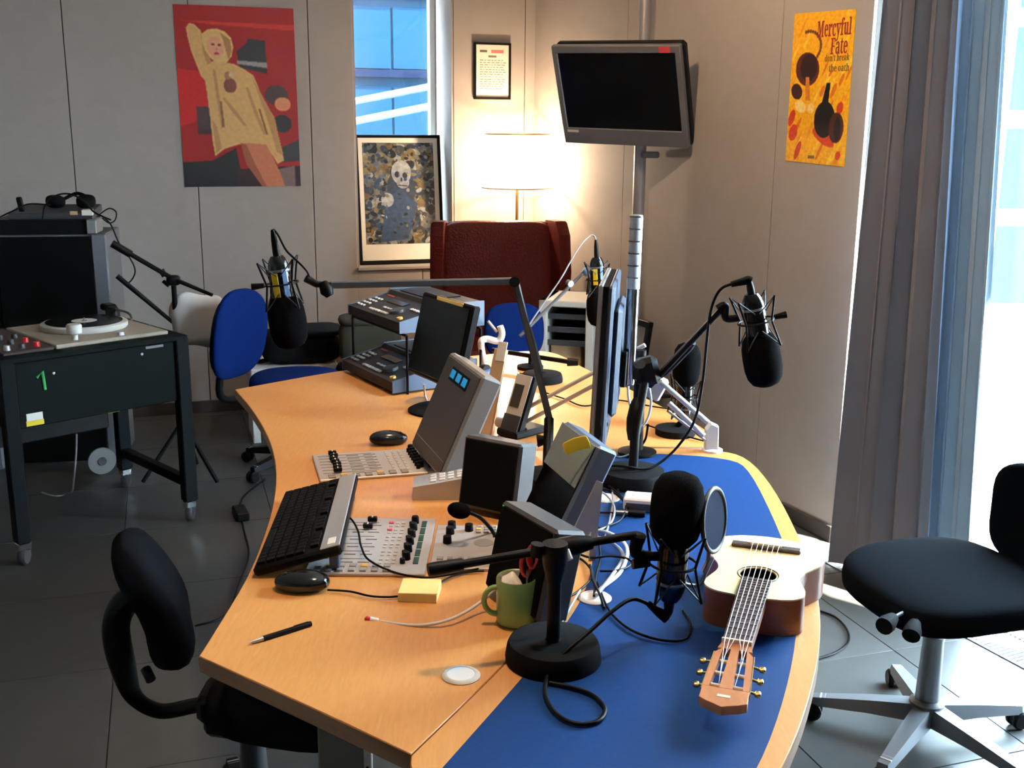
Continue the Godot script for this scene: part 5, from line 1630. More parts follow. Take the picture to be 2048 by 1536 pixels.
# a flat mixing surface: x runs towards the screen, -z away from the sitter's right hand
func console(label: String, X: Transform3D, w: float, d: float, rows: int, caps: Array, lit: Array) -> Node3D:
	var t := thing("mixing_console", label, "mixing console", X * Vector3(w / 2, 0, -d / 2))
	obj("face_plate", box(mb(), X * Transform3D(Basis(), Vector3(w / 2, 0.004, -d / 2)), Vector3(w, 0.008, d), 0.002), M.console_face, t)
	var pitch := d * 0.80 / rows
	var lines := mb()
	var pale := mb()
	for r in rows:
		var v := -(d * 0.94 - pitch * (r + 0.3))
		box(lines, X * Transform3D(Basis(), Vector3(w * 0.26, 0.0082, v)), Vector3(w * 0.44, 0.001, 0.0016))
		box(lines, X * Transform3D(Basis(), Vector3(w * 0.32, 0.0083, v + pitch * 0.42)), Vector3(w * 0.10, 0.001, 0.004))
		box(lines, X * Transform3D(Basis(), Vector3(w * 0.46, 0.0083, v + pitch * 0.42)), Vector3(w * 0.10, 0.001, 0.004))
		for k in 3:
			box(pale, X * Transform3D(Basis(), Vector3(w * (0.60 + 0.055 * k), 0.009, v + pitch * 0.1)), Vector3(0.008, 0.003, 0.007), 0.001)
		for k in 3:
			box(pale, X * Transform3D(Basis(), Vector3(w * (0.60 + 0.055 * k), 0.009, v + pitch * 0.5)), Vector3(0.008, 0.003, 0.007), 0.001)
		var cp := obj("fader_cap", box(mb(), X * Transform3D(Basis(), Vector3(w * caps[r % caps.size()], 0.017, v)), Vector3(0.022, 0.012, 0.011), 0.002), M.black, t)
		obj("cap_line", box(mb(), X * Transform3D(Basis(), Vector3(w * caps[r % caps.size()], 0.0232, v)), Vector3(0.003, 0.001, 0.0108)), M.white_plastic, cp)
		obj("knob", lathe(mb(), [[0, 0], [0.009, 0], [0.0085, 0.014], [0.007, 0.017], [0, 0.017]], X * Transform3D(Basis(), Vector3(w * 0.815, 0.008, v)), 14), M.black, t)
		obj("knob", lathe(mb(), [[0, 0], [0.006, 0], [0.0055, 0.011], [0, 0.012]], X * Transform3D(Basis(), Vector3(w * 0.79, 0.008, v + pitch * 0.5)), 12), M.black, t)
		obj("level_display", box(mb(), X * Transform3D(Basis(), Vector3(w * 0.90, 0.0088, v + pitch * 0.2)), Vector3(w * 0.045, 0.002, pitch * 0.8)), M.lcd_green, t)
		if r < lit.size() and lit[r]:
			obj("lit_button", box(mb(), X * Transform3D(Basis(), Vector3(w * 0.60, 0.0105, v + pitch * 0.1)), Vector3(0.012, 0.004, 0.009), 0.001), M.btn_pink, t)
	obj("printed_lines", lines, M.console_line, t).set_meta("kind", "stuff")
	obj("small_buttons", pale, M.btn_pale, t).set_meta("kind", "stuff")
	for k in 7:
		for j in 2:
			obj("button", box(mb(), X * Transform3D(Basis(), Vector3(w * (0.10 + 0.095 * k), 0.010, -d * (0.11 - 0.065 * j))), Vector3(w * 0.055, 0.005, d * 0.05), 0.001), M.btn_amber if (j == 0 and k in [1, 4]) else M.btn_grey, t)
	return t

func build_desk_machines() -> void:
	# disc players: the lower on the desk, the upper on a wire rack
	for k in 2:
		var y := DESK + 0.204 * k
		var bl := g(686, 743, DESK) + Vector3(0, 0.204 * k, 0)
		var br := g(786, 791, DESK) + Vector3(0, 0.204 * k, 0)
		if k == 1:
			var back := (br - bl).cross(Vector3.UP).normalized() * -0.03
			bl += back
			br += back
		var w := (br - bl).length()
		var X := panel_xf(bl, br, 0.0)                      # z out of the front
		var t := thing("disc_player", ["dark desktop disc player with sloping key panel standing on the desk", "dark desktop disc player raised on a black wire rack"][k], "disc player", (bl + br) * 0.5)
		var D := 0.33
		var prof := [Vector2(0, 0.012), Vector2(0, 0.045), Vector2(0.16, 0.078), Vector2(0.17, 0.092), Vector2(D, 0.092), Vector2(D, 0.012)]
		obj("case", prism(mb(), prof, 0.0, w, X * Transform3D(Basis(Vector3(0, 0, -1), Vector3(1, 0, 0), Vector3(0, 1, 0)), Vector3.ZERO)), M.cd_face, t)
		for s in [0.0, w]:
			var st := mb()
			prism(st, [Vector2(-0.002, 0.008), Vector2(-0.002, 0.048), Vector2(0.16, 0.082), Vector2(0.17, 0.096), Vector2(D, 0.096), Vector2(D, 0.008)], -0.003, 0.003, X * Transform3D(Basis(Vector3(0, 0, -1), Vector3(1, 0, 0), Vector3(0, 1, 0)), Vector3(s, 0, 0)))
			obj("side_cheek", st, M.cd_side, t)
		obj("feet", box(mb(), X * Transform3D(Basis(), Vector3(w / 2, 0.007, -D / 2)), Vector3(w - 0.06, 0.012, D - 0.06)), M.black, t)
		var sl := atan2(0.033, 0.16)
		var P := X * Transform3D(Basis(Vector3.RIGHT, sl), Vector3(0, 0.0455, 0))     # up the slope is -z
		obj("display", box(mb(), P * Transform3D(Basis(), Vector3(w * 0.42, 0.001, -0.118)), Vector3(w * 0.30, 0.002, 0.03)), M.screen_off, t)
		obj("disc_lid", box(mb(), X * Transform3D(Basis(), Vector3(w * 0.4, 0.0935, -0.25)), Vector3(w * 0.55, 0.004, 0.13), 0.002), M.black, t)
		obj("jog_dial", lathe(mb(), [[0, 0], [0.028, 0], [0.026, 0.01], [0, 0.012]], P * Transform3D(Basis(), Vector3(w * 0.68, 0.0, -0.06)), 24), M.dark_grey, t)
		var keys := mb()
		for i in 7:
			box(keys, P * Transform3D(Basis(), Vector3(w * (0.34 + 0.05 * i), 0.003, -0.024)), Vector3(0.015, 0.006, 0.012), 0.001)
		for i in 3:
			for j in 4:
				box(keys, P * Transform3D(Basis(), Vector3(w * (0.06 + 0.055 * i), 0.003, -0.03 - 0.024 * j)), Vector3(0.014, 0.005, 0.011), 0.001)
		for i in 4:
			box(keys, P * Transform3D(Basis(), Vector3(w * (0.44 + 0.06 * i), 0.003, -0.06)), Vector3(0.016, 0.004, 0.009), 0.001)
			box(keys, P * Transform3D(Basis(), Vector3(w * (0.76 + 0.045 * i), 0.003, -0.10)), Vector3(0.012, 0.005, 0.012), 0.001)
		obj("keys", keys, M.btn_pale, t).set_meta("kind", "stuff")
		obj("red_lettering", box(mb(), P * Transform3D(Basis(), Vector3(w * 0.13, 0.0008, -0.15)), Vector3(w * 0.14, 0.001, 0.008)), M.red_sticker, t)
		obj("play_key", lathe(mb(), [[0, 0], [0.011, 0], [0.010, 0.007], [0, 0.007]], P * Transform3D(Basis(), Vector3(w * 0.9, 0.0, -0.022)), 16), M.btn_amber, t)
		if k == 1:
			var rk := thing("wire_rack", "black wire rack carrying the upper disc player", "rack", bl - Vector3(0, 0.204, 0))
			for u in [-0.012, w + 0.012]:
				for v in [-0.02, -D + 0.02]:
					obj("upright", tube(mb(), [X * Vector3(u, -0.2035, v), X * Vector3(u, 0.0, v)], 0.005, 8), M.black, rk)
			for v in [-0.02, -D + 0.02]:
				obj("cross_wire", tube(mb(), [X * Vector3(-0.012, 0.0, v), X * Vector3(w + 0.012, 0.0, v)], 0.005, 8), M.black, rk)

	# dark screen on a round foot
	var bl := at(813, 742, 3.55)
	var br := bl + (g(786, 791) - g(686, 743)).normalized() * 0.335
	var r := screen_box("desk_monitor", "dark switched off desktop screen with a pale strip beside the disc players", "monitor", bl, br, 0.27, 0.03, 14.0, M.screen_off, M.black, 0.014)
	var X: Transform3D = r[1]
	obj("pale_strip", box(mb(), X * Transform3D(Basis(), Vector3(0.19, 0.2625, 0.0015)), Vector3(0.17, 0.012, 0.003), 0.001), M.note, r[0])
	obj("back_bulge", box(mb(), X * Transform3D(Basis(), Vector3(0.17, 0.12, -0.05)), Vector3(0.2, 0.18, 0.05), 0.015), M.black, r[0])
	var ft := g(842, 818)
	obj("stand_neck", tube(mb(), [ft + Vector3(0.05, 0.015, 0.02), X * Vector3(0.17, 0.05, -0.06)], [0.02, 0.016], 12), M.black, r[0])
	obj("stand_foot", lathe(mb(), [[0, 0], [0.095, 0], [0.096, 0.006], [0.08, 0.014], [0, 0.018]], Transform3D(Basis(), ft + Vector3(0.055, 0, 0.02)), 40), M.black_matte, r[0])

	# console farther along, with its tilted touch screen
	var o := g(640, 966, DESK)
	var xx := (g(852, 950, DESK) - o).normalized()
	var zz := xx.cross(Vector3.UP).normalized()
	var CX := Transform3D(Basis(xx, Vector3.UP, zz), o)
	var cd := (g(618, 915, DESK) - o).length() * 0.98
	console("grey mixing console with dark faders before the touch screen with cyan figures", CX, 0.335, cd, 7, [0.16, 0.165, 0.155, 0.16, 0.165, 0.16, 0.155], [])
	var t1l := g(822, 890, DESK + 0.0315)
	var t1r := g(880, 958, DESK + 0.0315)
	r = screen_box("touch_screen", "grey framed tilted touch screen with cyan figures", "screen", t1l, t1r, 0.285, 0.055, 24.0, M.touch_face, M.mid_grey, 0.010)
	X = r[1]
	var w: float = r[2]
	obj("figure_window", box(mb(), X * Transform3D(Basis(), Vector3(w * 0.52, 0.24, 0.004)), Vector3(w * 0.52, 0.036, 0.001)), M.black_gloss, r[0])
	for k in 3:
		obj("cyan_figure", box(mb(), X * Transform3D(Basis(), Vector3(w * (0.34 + 0.17 * k), 0.24, 0.005)), Vector3(w * 0.11, 0.022, 0.001)), M.lcd_cyan, r[0])
	obj("touch_key_line", box(mb(), X * Transform3D(Basis(), Vector3(w * 0.5, 0.04, 0.004)), Vector3(w * 0.9, 0.002, 0.001)), M.mid_grey, r[0])
	obj("rear_foot", box(mb(), X * Transform3D(Basis(Vector3.RIGHT, deg_to_rad(24)), Vector3(w / 2, 0.045, -0.085)), Vector3(w * 0.8, 0.05, 0.09), 0.006), M.pale_plastic, r[0])
	# console in front
	o = Vector3(-0.425, DESK, -2.098)
	console("silver mixing console with pink lit keys partly under the keyboard", Transform3D(Basis(), o), 0.25, 0.325, 6, [0.42, 0.40, 0.14, 0.125, 0.11, 0.10], [true, true])
	var mod := thing("monitor_panel", "silver control panel with black knobs and amber key beside the front console", "control panel", Vector3(-0.1, DESK, -2.27))
	obj("face_plate", box(mb(), Transform3D(Basis(), Vector3(-0.1, DESK + 0.004, -2.255)), Vector3(0.14, 0.008, 0.25), 0.002), M.console_face, mod)
	for p in [[-0.135, -2.36], [-0.137, -2.325], [-0.14, -2.27], [-0.095, -2.345]]:
		obj("knob", lathe(mb(), [[0, 0], [0.010, 0], [0.009, 0.016], [0, 0.018]], Transform3D(Basis(), Vector3(p[0], DESK + 0.008, p[1])), 16), M.black, mod)
	for i in 3:
		for j in 3:
			obj("button", box(mb(), Transform3D(Basis(), Vector3(-0.073 + 0.017 * i, DESK + 0.010, -2.365 + 0.016 * j)), Vector3(0.012, 0.005, 0.010), 0.001), M.btn_amber if i == 0 and j == 1 else M.btn_grey, mod)
	for i in 5:
		for j in 2:
			obj("button", box(mb(), Transform3D(Basis(), Vector3(-0.15 + 0.022 * i, DESK + 0.010, -2.175 + 0.018 * j)), Vector3(0.013, 0.005, 0.012), 0.001), M.btn_grey, mod)
	obj("speaker_holes", lathe(mb(), [[0, 0], [0.022, 0], [0.022, 0.0012], [0, 0.0012]], Transform3D(Basis(), Vector3(-0.06, DESK + 0.008, -2.27)), 24), M.btn_grey, mod)
	# gooseneck talkback microphone
	var gb := g(990, 1075, DESK + 0.008)
	var gn := thing("gooseneck_microphone", "small black gooseneck microphone over the front console", "microphone", gb)
	obj("gooseneck", tube(mb(), smooth([gb, at(985, 1062, 2.33), at(960, 1035, 2.30), at(930, 1022, 2.27)]), 0.0045, 8), M.black, gn)
	obj("foam_tip", pad(mb(), frame(at(918, 1021, 2.25), Vector3(1, -0.25, 0), Vector3.UP), Vector3(0.026, 0.018, 0.018), 1.0, 1.0, 20, 12), M.foam, gn)

	# two black desktop loudspeakers, leaning back
	r = screen_box("desk_loudspeaker", "black desktop loudspeaker leaning back behind the small silver keypad", "loudspeaker", g(914, 1010, DESK + 0.0146), g(1028, 1036, DESK + 0.0146), 0.172, 0.075, 11.0, M.speaker_front, M.dark_grey, 0.008)
	obj("power_light", box(mb(), r[1] * Transform3D(Basis(), Vector3(r[2] - 0.02, 0.006, 0.002)), Vector3(0.006, 0.006, 0.003)), M.green_paint, r[0])
	r = screen_box("desk_loudspeaker", "black desktop loudspeaker leaning back behind the green mug", "loudspeaker", g(968, 1172, DESK + 0.016), g(1074, 1248, DESK + 0.016), 0.178, 0.07, 13.0, M.speaker_front, M.dark_grey, 0.008)
	obj("power_light", box(mb(), r[1] * Transform3D(Basis(), Vector3(0.014, 0.165, 0.002)), Vector3(0.006, 0.012, 0.003)), M.green_paint, r[0])
	# second touch screen, seen from its near end, with a yellow note
	r = screen_box("touch_screen", "glossy tilted touch screen with a yellow note on its edge", "screen", g(1032, 1045, DESK + 0.0225), g(1092, 1112, DESK + 0.0225), 0.26, 0.05, 26.0, M.screen_off, M.cd_side, 0.008)
	X = r[1]
	w = r[2]
	obj("reflection_plate", box(mb(), X * Transform3D(Basis(), Vector3(w / 2, 0.205, 0.005)), Vector3(w - 0.012, 0.10, 0.003), 0.001), M.screen_reflection, r[0])  # grey plate that paints the reflection over the upper part of the screen
	obj("side_bracket", prism(mb(), [Vector2(0.0, 0.0), Vector2(0.0, 0.19), Vector2(-0.015, 0.19), Vector2(-0.05, 0.10), Vector2(-0.09, 0.0), Vector2(-0.075, 0.0), Vector2(-0.04, 0.085), Vector2(-0.02, 0.03), Vector2(-0.02, 0.0)], -0.002, 0.002, X * Transform3D(Basis(Vector3(0, 0, 1), Vector3(1, 0, 0), Vector3(0, 1, 0)), Vector3(w + 0.002, 0, -0.03))), M.silver, r[0])
	one("yellow_note", pad(mb(), frame(at(1152, 888, 2.20), Vector3(1, 0.4, 0.1), Vector3.UP), Vector3(0.028, 0.014, 0.0015), 0.2, 0.2, 16, 6, func(v: Vector3) -> Vector3: return v + Vector3(0, -6.0 * v.x * v.x, 0.01 * v.x)), M.yellow, "curled yellow sticky note on the touch screen edge", "note")

	# upright monitor seen edge on
	var me := at(1177, 905, 2.80)
	var mf := me + Vector3(0.052, 0, -0.36)
	var mx := thing("desk_monitor", "flat grey monitor seen from its edge before the metal tube", "monitor", (me + mf) * 0.5)
	var MX := panel_xf(mf, me, 2.0)
	var mw := (mf - me).length()
	var mh := at(1180, 570, 2.80).y - me.y
	obj("bezel", box(mb(), MX * Transform3D(Basis(), Vector3(mw / 2, mh / 2, -0.006)), Vector3(mw, mh, 0.012), 0.003), M.mid_grey, mx)
	obj("screen", box(mb(), MX * Transform3D(Basis(), Vector3(mw / 2, mh / 2, 0.0008)), Vector3(mw - 0.03, mh - 0.04, 0.002)), M.screen_off, mx)
	obj("gap_trim", box(mb(), MX * Transform3D(Basis(), Vector3(mw / 2, mh / 2, -0.019)), Vector3(mw - 0.006, mh - 0.006, 0.014)), M.black, mx)
	obj("back_shell", box(mb(), MX * Transform3D(Basis(), Vector3(mw / 2, mh / 2, -0.033)), Vector3(mw - 0.002, mh - 0.002, 0.016), 0.006), M.monitor_back, mx)
	obj("back_bulge", box(mb(), MX * Transform3D(Basis(), Vector3(mw / 2, mh * 0.52, -0.052)), Vector3(mw * 0.7, mh * 0.66, 0.022), 0.01), M.monitor_back, mx)
	var mp := Vector3(mf.x * 0.5 + me.x * 0.5 + 0.125, DESK, mf.z * 0.5 + me.z * 0.5)
	obj("mount_plate", box(mb(), MX * Transform3D(Basis(), Vector3(mw / 2, mh * 0.45, -0.074)), Vector3(0.1, 0.1, 0.016), 0.003), M.black, mx)
	obj("mount_arm", box(mb(), frame((MX * Vector3(mw / 2, mh * 0.45, -0.08) + Vector3(mp.x, me.y + mh * 0.45, mp.z)) * 0.5, Vector3(1, 0, 0), Vector3.UP), Vector3(0.06, 0.05, 0.04), 0.006), M.black, mx)
	obj("mount_post", tube(mb(), [mp + Vector3(0, 0.012, 0), mp + Vector3(0, 0.30, 0)], 0.016, 14), M.black, mx)
	obj("mount_foot", lathe(mb(), [[0, 0], [0.055, 0], [0.055, 0.008], [0.02, 0.014], [0, 0.014]], Transform3D(Basis(), mp), 28), M.black, mx)
	# metal light tube standing upright on a clamp
	var lt := at(1262, 600, 2.95)
	var ly0 := at(1256, 768, 2.95).y
	var ly1 := at(1265, 432, 2.95).y
	var lx := Transform3D(Basis(Vector3.BACK, -0.015), Vector3(at(1257, 768, 2.95).x, ly0, lt.z))
	var lg := thing("signal_light_column", "upright chrome signal tube with clear lamp segments at its top", "signal light", Vector3(lx.origin.x, DESK, lt.z))
	var cut := at(1264, 578, 2.95).y - ly0
	var LH := ly1 - ly0
	obj("tube", lathe(mb(), [[0, 0], [0.0165, 0], [0.0175, 0.004], [0.0175, cut]], lx, 28), M.chrome, lg)
	for k in 6:
		var a := cut + (LH - cut) * k / 6.0
		var b := cut + (LH - cut) * (k + 1) / 6.0
		obj("lamp_segment", lathe(mb(), [[0.012, a], [0.0178, a + 0.001], [0.0182, a + 0.006], [0.0178, b - 0.004], [0.0145, b - 0.001], [0.0145, b]], lx, 28), M.led_plastic, lg)
		obj("segment_ring", lathe(mb(), [[0.0150, b - 0.003], [0.0186, b - 0.002], [0.0186, b], [0.0150, b + 0.001]], lx, 24), M.chrome, lg)
	obj("top_cap", lathe(mb(), [[0.0178, LH], [0.0165, LH + 0.003], [0, LH + 0.004]], lx, 24), M.silver, lg)
	obj("support_rod", tube(mb(), [Vector3(lx.origin.x + 0.03, DESK + 0.012, lt.z - 0.02), Vector3(lx.origin.x + 0.03, ly0 + 0.05, lt.z - 0.02)], 0.009, 10), M.black, lg)
	obj("clamp", box(mb(), Transform3D(Basis(), Vector3(lx.origin.x + 0.015, ly0 + 0.035, lt.z - 0.01)), Vector3(0.065, 0.05, 0.05), 0.008), M.black, lg)
	obj("foot", lathe(mb(), [[0, 0], [0.045, 0], [0.045, 0.01], [0.01, 0.014], [0, 0.014]], Transform3D(Basis(), Vector3(lx.origin.x + 0.03, DESK, lt.z - 0.02)), 24), M.black, lg)

	# telephone with a display standing on a dark foot
	r = screen_box("desk_telephone", "beige desk telephone with a grey display leaning back", "telephone", g(1000, 862, DESK + 0.0115), g(1034, 872, DESK + 0.0115), 0.185, 0.03, 22.0, M.pale_plastic, M.black, 0.004)
	X = r[1]
	w = r[2]
	obj("display", box(mb(), X * Transform3D(Basis(), Vector3(w * 0.42, 0.115, 0.0045)), Vector3(w * 0.5, 0.07, 0.002)), M.olive_bag, r[0])
	obj("lower_panel", box(mb(), X * Transform3D(Basis(), Vector3(w * 0.5, 0.03, 0.004)), Vector3(w * 0.95, 0.055, 0.004), 0.001), M.dark_grey, r[0])
	obj("foot", box(mb(), X * Transform3D(Basis(Vector3.RIGHT, deg_to_rad(22)), Vector3(w * 0.5, 0.0205, -0.05)), Vector3(w * 1.2, 0.022, 0.13), 0.005), M.black, r[0])
	# tan board leaning beside it
	r = screen_box("wooden_board", "narrow tan wooden board leaning behind the touch screen", "board", g(954, 872, DESK + 0.003), g(980, 876, DESK + 0.003), 0.27, 0.006, 24.0, M.tan, M.tan, 0.001)
	obj("paper_edge", box(mb(), r[1] * Transform3D(Basis(), Vector3(r[2] * 0.6, 0.262, 0.004)), Vector3(r[2] * 0.7, 0.06, 0.003), 0.001), M.paper, r[0])
	# dark blue tape dispenser
	var tp := g(968, 806)
	var td := thing("tape_dispenser", "glossy dark blue tape dispenser behind the touch screen", "dispenser", tp)
	obj("body", pad(mb(), yaw(tp + Vector3(0, 0.058, 0), 60), Vector3(0.07, 0.058, 0.032), 0.5, 0.6, 28, 14), M.slate_blue, td)
	obj("tape_roll", lathe(mb(), [[0.014, -0.01], [0.032, -0.01], [0.032, 0.01], [0.014, 0.01]], yaw(tp + Vector3(0, 0.10, 0), 60) * Transform3D(Basis(Vector3.RIGHT, PI / 2), Vector3.ZERO), 24), M.black, td)
	# white bent handset hook behind the dark screen
	var hk := thing("bent_tube", "white bent plastic tube behind the dark desktop screen", "tube", at(990, 680, 3.8))
	obj("tube", tube(mb(), smooth([g(975, 750), at(962, 690, 3.8), at(972, 678, 3.8), at(996, 682, 3.8), at(1004, 668, 3.8), at(1000, 652, 3.8)]), 0.012, 10), M.white_plastic, hk)
	obj("stalk", tube(mb(), [at(976, 642, 3.8), at(994, 664, 3.8)], 0.005, 8), M.pale_plastic, hk)

# ---- small things on the desk
func mouse(c: Vector3, turn: float, label: String) -> Node3D:
	var t := thing("computer_mouse", label, "mouse", c)
	var X := yaw(c, turn)
	obj("shell", pad(mb(), X * Transform3D(Basis(), Vector3(0, 0.016, 0)), Vector3(0.056, 0.022, 0.034), 0.95, 0.9, 32, 14, func(v: Vector3) -> Vector3: return Vector3(v.x, maxf(v.y, -0.0145) * (1.0 + 0.25 * signf(v.y) * clampf(-v.x * 20.0, -1.0, 1.0) * 0.5), v.z * (1.0 - 1.2 * maxf(v.x, 0.0)))), M.black_gloss, t)
	obj("scroll_wheel", lathe(mb(), [[0, -0.003], [0.008, -0.003], [0.008, 0.003], [0, 0.003]], X * Transform3D(Basis(Vector3.RIGHT, PI / 2), Vector3(0.034, 0.0265, 0)), 14), M.dark_grey, t)
	obj("button_seam", box(mb(), X * Transform3D(Basis(Vector3.BACK, -0.28), Vector3(0.02, 0.0355, 0)), Vector3(0.035, 0.0008, 0.001)), M.black_matte, t)
	return t

func build_desk_small() -> void:
	mouse(g(605, 1178), 176.0, "black mouse with a thin lead on the near desk corner beside the pencil")
	mouse(g(777, 887), 12.0, "black mouse beside the grey console and touch screen")
	# keyboard: long side along the desk edge, raised at the right
	var k0 := g(506, 1143, DESK + 0.0165)
	var k1 := g(572, 986, DESK + 0.0165)
	var k2 := g(688, 968, DESK + 0.055)
	var k3 := g(651, 1118, DESK + 0.055)
	var kl := (k1 - k0).length() * 0.5 + (k2 - k3).length() * 0.5
	var kx := (k1 - k0 + k2 - k3).normalized()
	var kw := 0.185
	var kz := (k3 - k0 + k2 - k1).normalized()
	var ky := kz.cross(kx).normalized()
	if ky.y < 0:
		ky = -ky
	kz = kx.cross(ky)
	if kz.dot(k3 - k0) < 0:
		kz = -kz
	var KX := Transform3D(Basis(kx, ky, kz), k0)          # x away along the keyboard, z up the keys towards the screens
	var kb := thing("keyboard", "black keyboard with silver strip propped over the front console", "keyboard", (k0 + k2) * 0.5)
	obj("case", box(mb(), KX * Transform3D(Basis(), Vector3(kl / 2, -0.004, kw / 2)), Vector3(kl, 0.02, kw), 0.005), M.black, kb)
	obj("silver_strip", box(mb(), KX * Transform3D(Basis(), Vector3(kl / 2, 0.007, kw - 0.022)), Vector3(kl - 0.01, 0.004, 0.042), 0.0015), M.silver, kb)
	obj("white_label", box(mb(), KX * Transform3D(Basis(), Vector3(0.035, 0.0095, kw - 0.02)), Vector3(0.035, 0.001, 0.016)), M.paper, kb)
	var key := BoxMesh.new()
	key.size = Vector3(0.0165, 0.007, 0.0165)
	var cols := int((kl - 0.02) / 0.0195)
	for rI in 6:
		for cI in cols:
			if rI == 0 and cI > 3 and cI < 10:
				continue
			if rI == 5 and cI % 5 == 0:
				continue
			var zz := 0.018 + rI * 0.0205 + (0.008 if rI == 5 else 0.0)
			put("key", key, M.black_matte, KX * Transform3D(Basis(), Vector3(0.018 + cI * 0.0195, 0.009, zz)), kb)
	obj("space_key", box(mb(), KX * Transform3D(Basis(), Vector3(0.018 + 6.5 * 0.0195, 0.009, 0.018)), Vector3(0.113, 0.007, 0.0165), 0.0015), M.black_matte, kb)
	for u in [0.03, kl - 0.03]:
		var ftop := KX * Vector3(u, -0.012, kw - 0.02)
		obj("prop_foot", box(mb(), Transform3D(Basis(), Vector3(ftop.x, (ftop.y + DESK + 0.008) * 0.5, ftop.z)), Vector3(0.02, ftop.y - DESK - 0.008, 0.02), 0.002), M.slate_blue, kb)
	# sticky notes
	var np := g(840, 1190)
	var nt := thing("note_pad", "small block of pale yellow sticky notes on the beech desk", "note pad", np)
	obj("block", box(mb(), yaw(np + Vector3(0, 0.009, 0), -4), Vector3(0.076, 0.018, 0.072), 0.0008), M.note, nt)
	obj("top_sheet", box(mb(), yaw(np + Vector3(0, 0.0188, 0), -2), Vector3(0.076, 0.0008, 0.072)), M.note, nt)
	# pencil
	var p0 := g(497, 1286, DESK + 0.005)
	var p1 := g(622, 1247, DESK + 0.005)
	var pd := (p1 - p0).normalized()
	var pn := thing("mechanical_pencil", "thin black mechanical pencil lying near the desk corner", "pencil", p0)
	obj("barrel", tube(mb(), [p0 + pd * 0.028, p1], 0.0048, 12), M.black, pn)
	obj("tip", tube(mb(), [p0, p0 + pd * 0.012, p0 + pd * 0.028], [0.001, 0.003, 0.0045], 10), M.silver, pn)
	obj("clip", box(mb(), frame(p1 - pd * 0.02 + Vector3(0, 0.005, 0), pd, Vector3.UP), Vector3(0.03, 0.0012, 0.004), 0.0004), M.black, pn)
	# small silver keypad, a wedge
	var s0 := g(826, 1001)
	var s1 := g(912, 1000)
	var sx := (s1 - s0).normalized()
	var SX := Transform3D(Basis(sx, Vector3.UP, sx.cross(Vector3.UP)), s0)
	var kp := thing("keypad", "small silver wedge shaped keypad beside the black loudspeaker", "keypad", s0)
	obj("case", prism(mb(), [Vector2(0, 0), Vector2(0, 0.034), Vector2(0.15, 0.060), Vector2(0.15, 0)], 0.0, 0.085, SX * Transform3D(Basis(Vector3(1, 0, 0), Vector3(0, 0, -1), Vector3(0, 1, 0)), Vector3.ZERO), 0.0), M.silver, kp)
	for i in 4:
		for j in 3:
			obj("key", box(mb(), SX * Transform3D(Basis(Vector3.BACK, atan2(0.026, 0.15)), Vector3(0.05 + i * 0.022, 0.044 + i * 0.0038, -0.02 - j * 0.02)), Vector3(0.015, 0.004, 0.013), 0.001), M.btn_pale, kp)
	# green mug with scissors and paper in it
	var mc := g(1032, 1243)
	var mg := thing("mug", "green ceramic mug holding scissors and paper", "mug", mc)
	var mx := Transform3D(Basis(), mc)
	obj("body", lathe(mb(), [[0, 0.0], [0.032, 0.0], [0.036, 0.003], [0.037, 0.01], [0.0375, 0.088], [0.0365, 0.0905], [0.0345, 0.089]], mx, 40), M.mug, mg)
	obj("inside", lathe(mb(), [[0.0347, 0.0892], [0.034, 0.085], [0.0335, 0.01], [0.0, 0.007]], mx, 40), M.mug_inside, mg)
	var hp := []
	for k in 13:
		var an := -PI / 2 + PI * k / 12
		hp.append(mc + Vector3(-0.036 - 0.024 * cos(an), 0.046 + 0.027 * sin(an), 0.008))
	obj("handle", tube(mb(), hp, 0.0052, 10), M.mug, mg)
	var sc := thing("scissors", "red handled scissors standing in the green mug", "scissors", mc + Vector3(0.015, 0.02, 0))
	for s in [-1, 1]:
		var ring := []
		var rc := mc + Vector3(0.024 + 0.006 * s, 0.118 + 0.01 * s, -0.008 + 0.004 * s)
		for k in 21:
			ring.append(rc + Vector3(0.009 * cos(TAU * k / 20), 0.021 * sin(TAU * k / 20), 0.004 * cos(TAU * k / 20)))
		obj("handle", tube(mb(), ring, 0.0042, 8, false), M.red, sc)
		obj("blade", box(mb(), frame(mc + Vector3(0.018, 0.055, -0.006 + s * 0.002), Vector3(0.06 + 0.03 * s, 1, 0), Vector3.BACK), Vector3(0.09, 0.010, 0.0015)), M.steel, sc)
	var tp := thing("paper_roll", "crumpled white paper stuffed in the green mug", "paper", mc + Vector3(-0.008, 0.05, 0))
	obj("sheet", pad(mb(), Transform3D(Basis(), mc + Vector3(-0.010, 0.062, 0.0)), Vector3(0.019, 0.032, 0.022), 0.7, 0.7, 24, 14, func(v: Vector3) -> Vector3: return v + Vector3(0.004 * sin(v.y * 160.0), 0.004 * sin(v.x * 200.0), 0.003 * sin(v.y * 120.0))), M.paper, tp)
	# white adapter box and a black block beside it
	var ab := g(1283, 1016, DESK + 0.0012)
	var ax := thing("adapter_box", "flat white adapter box on the blue inlay behind the front microphone", "box", ab)
	obj("case", box(mb(), yaw(ab + Vector3(0, 0.016, 0), -12), Vector3(0.085, 0.032, 0.06), 0.004), M.white_plastic, ax)
	obj("socket_strip", box(mb(), yaw(ab, -12) * Transform3D(Basis(), Vector3(0, 0.013, 0.0302)), Vector3(0.07, 0.016, 0.002)), M.dark_grey, ax)
	var cb := thing("plug_connector", "black plug with a silver sleeve on the blue inlay", "connector", g(1275, 1030, DESK + 0.009))
	obj("sleeve", tube(mb(), [g(1232, 1025, DESK + 0.008), g(1256, 1026, DESK + 0.008)], 0.006, 10), M.steel, cb)
	obj("body", tube(mb(), [g(1256, 1026, DESK + 0.009), g(1290, 1028, DESK + 0.009)], 0.0078, 10), M.black, cb)
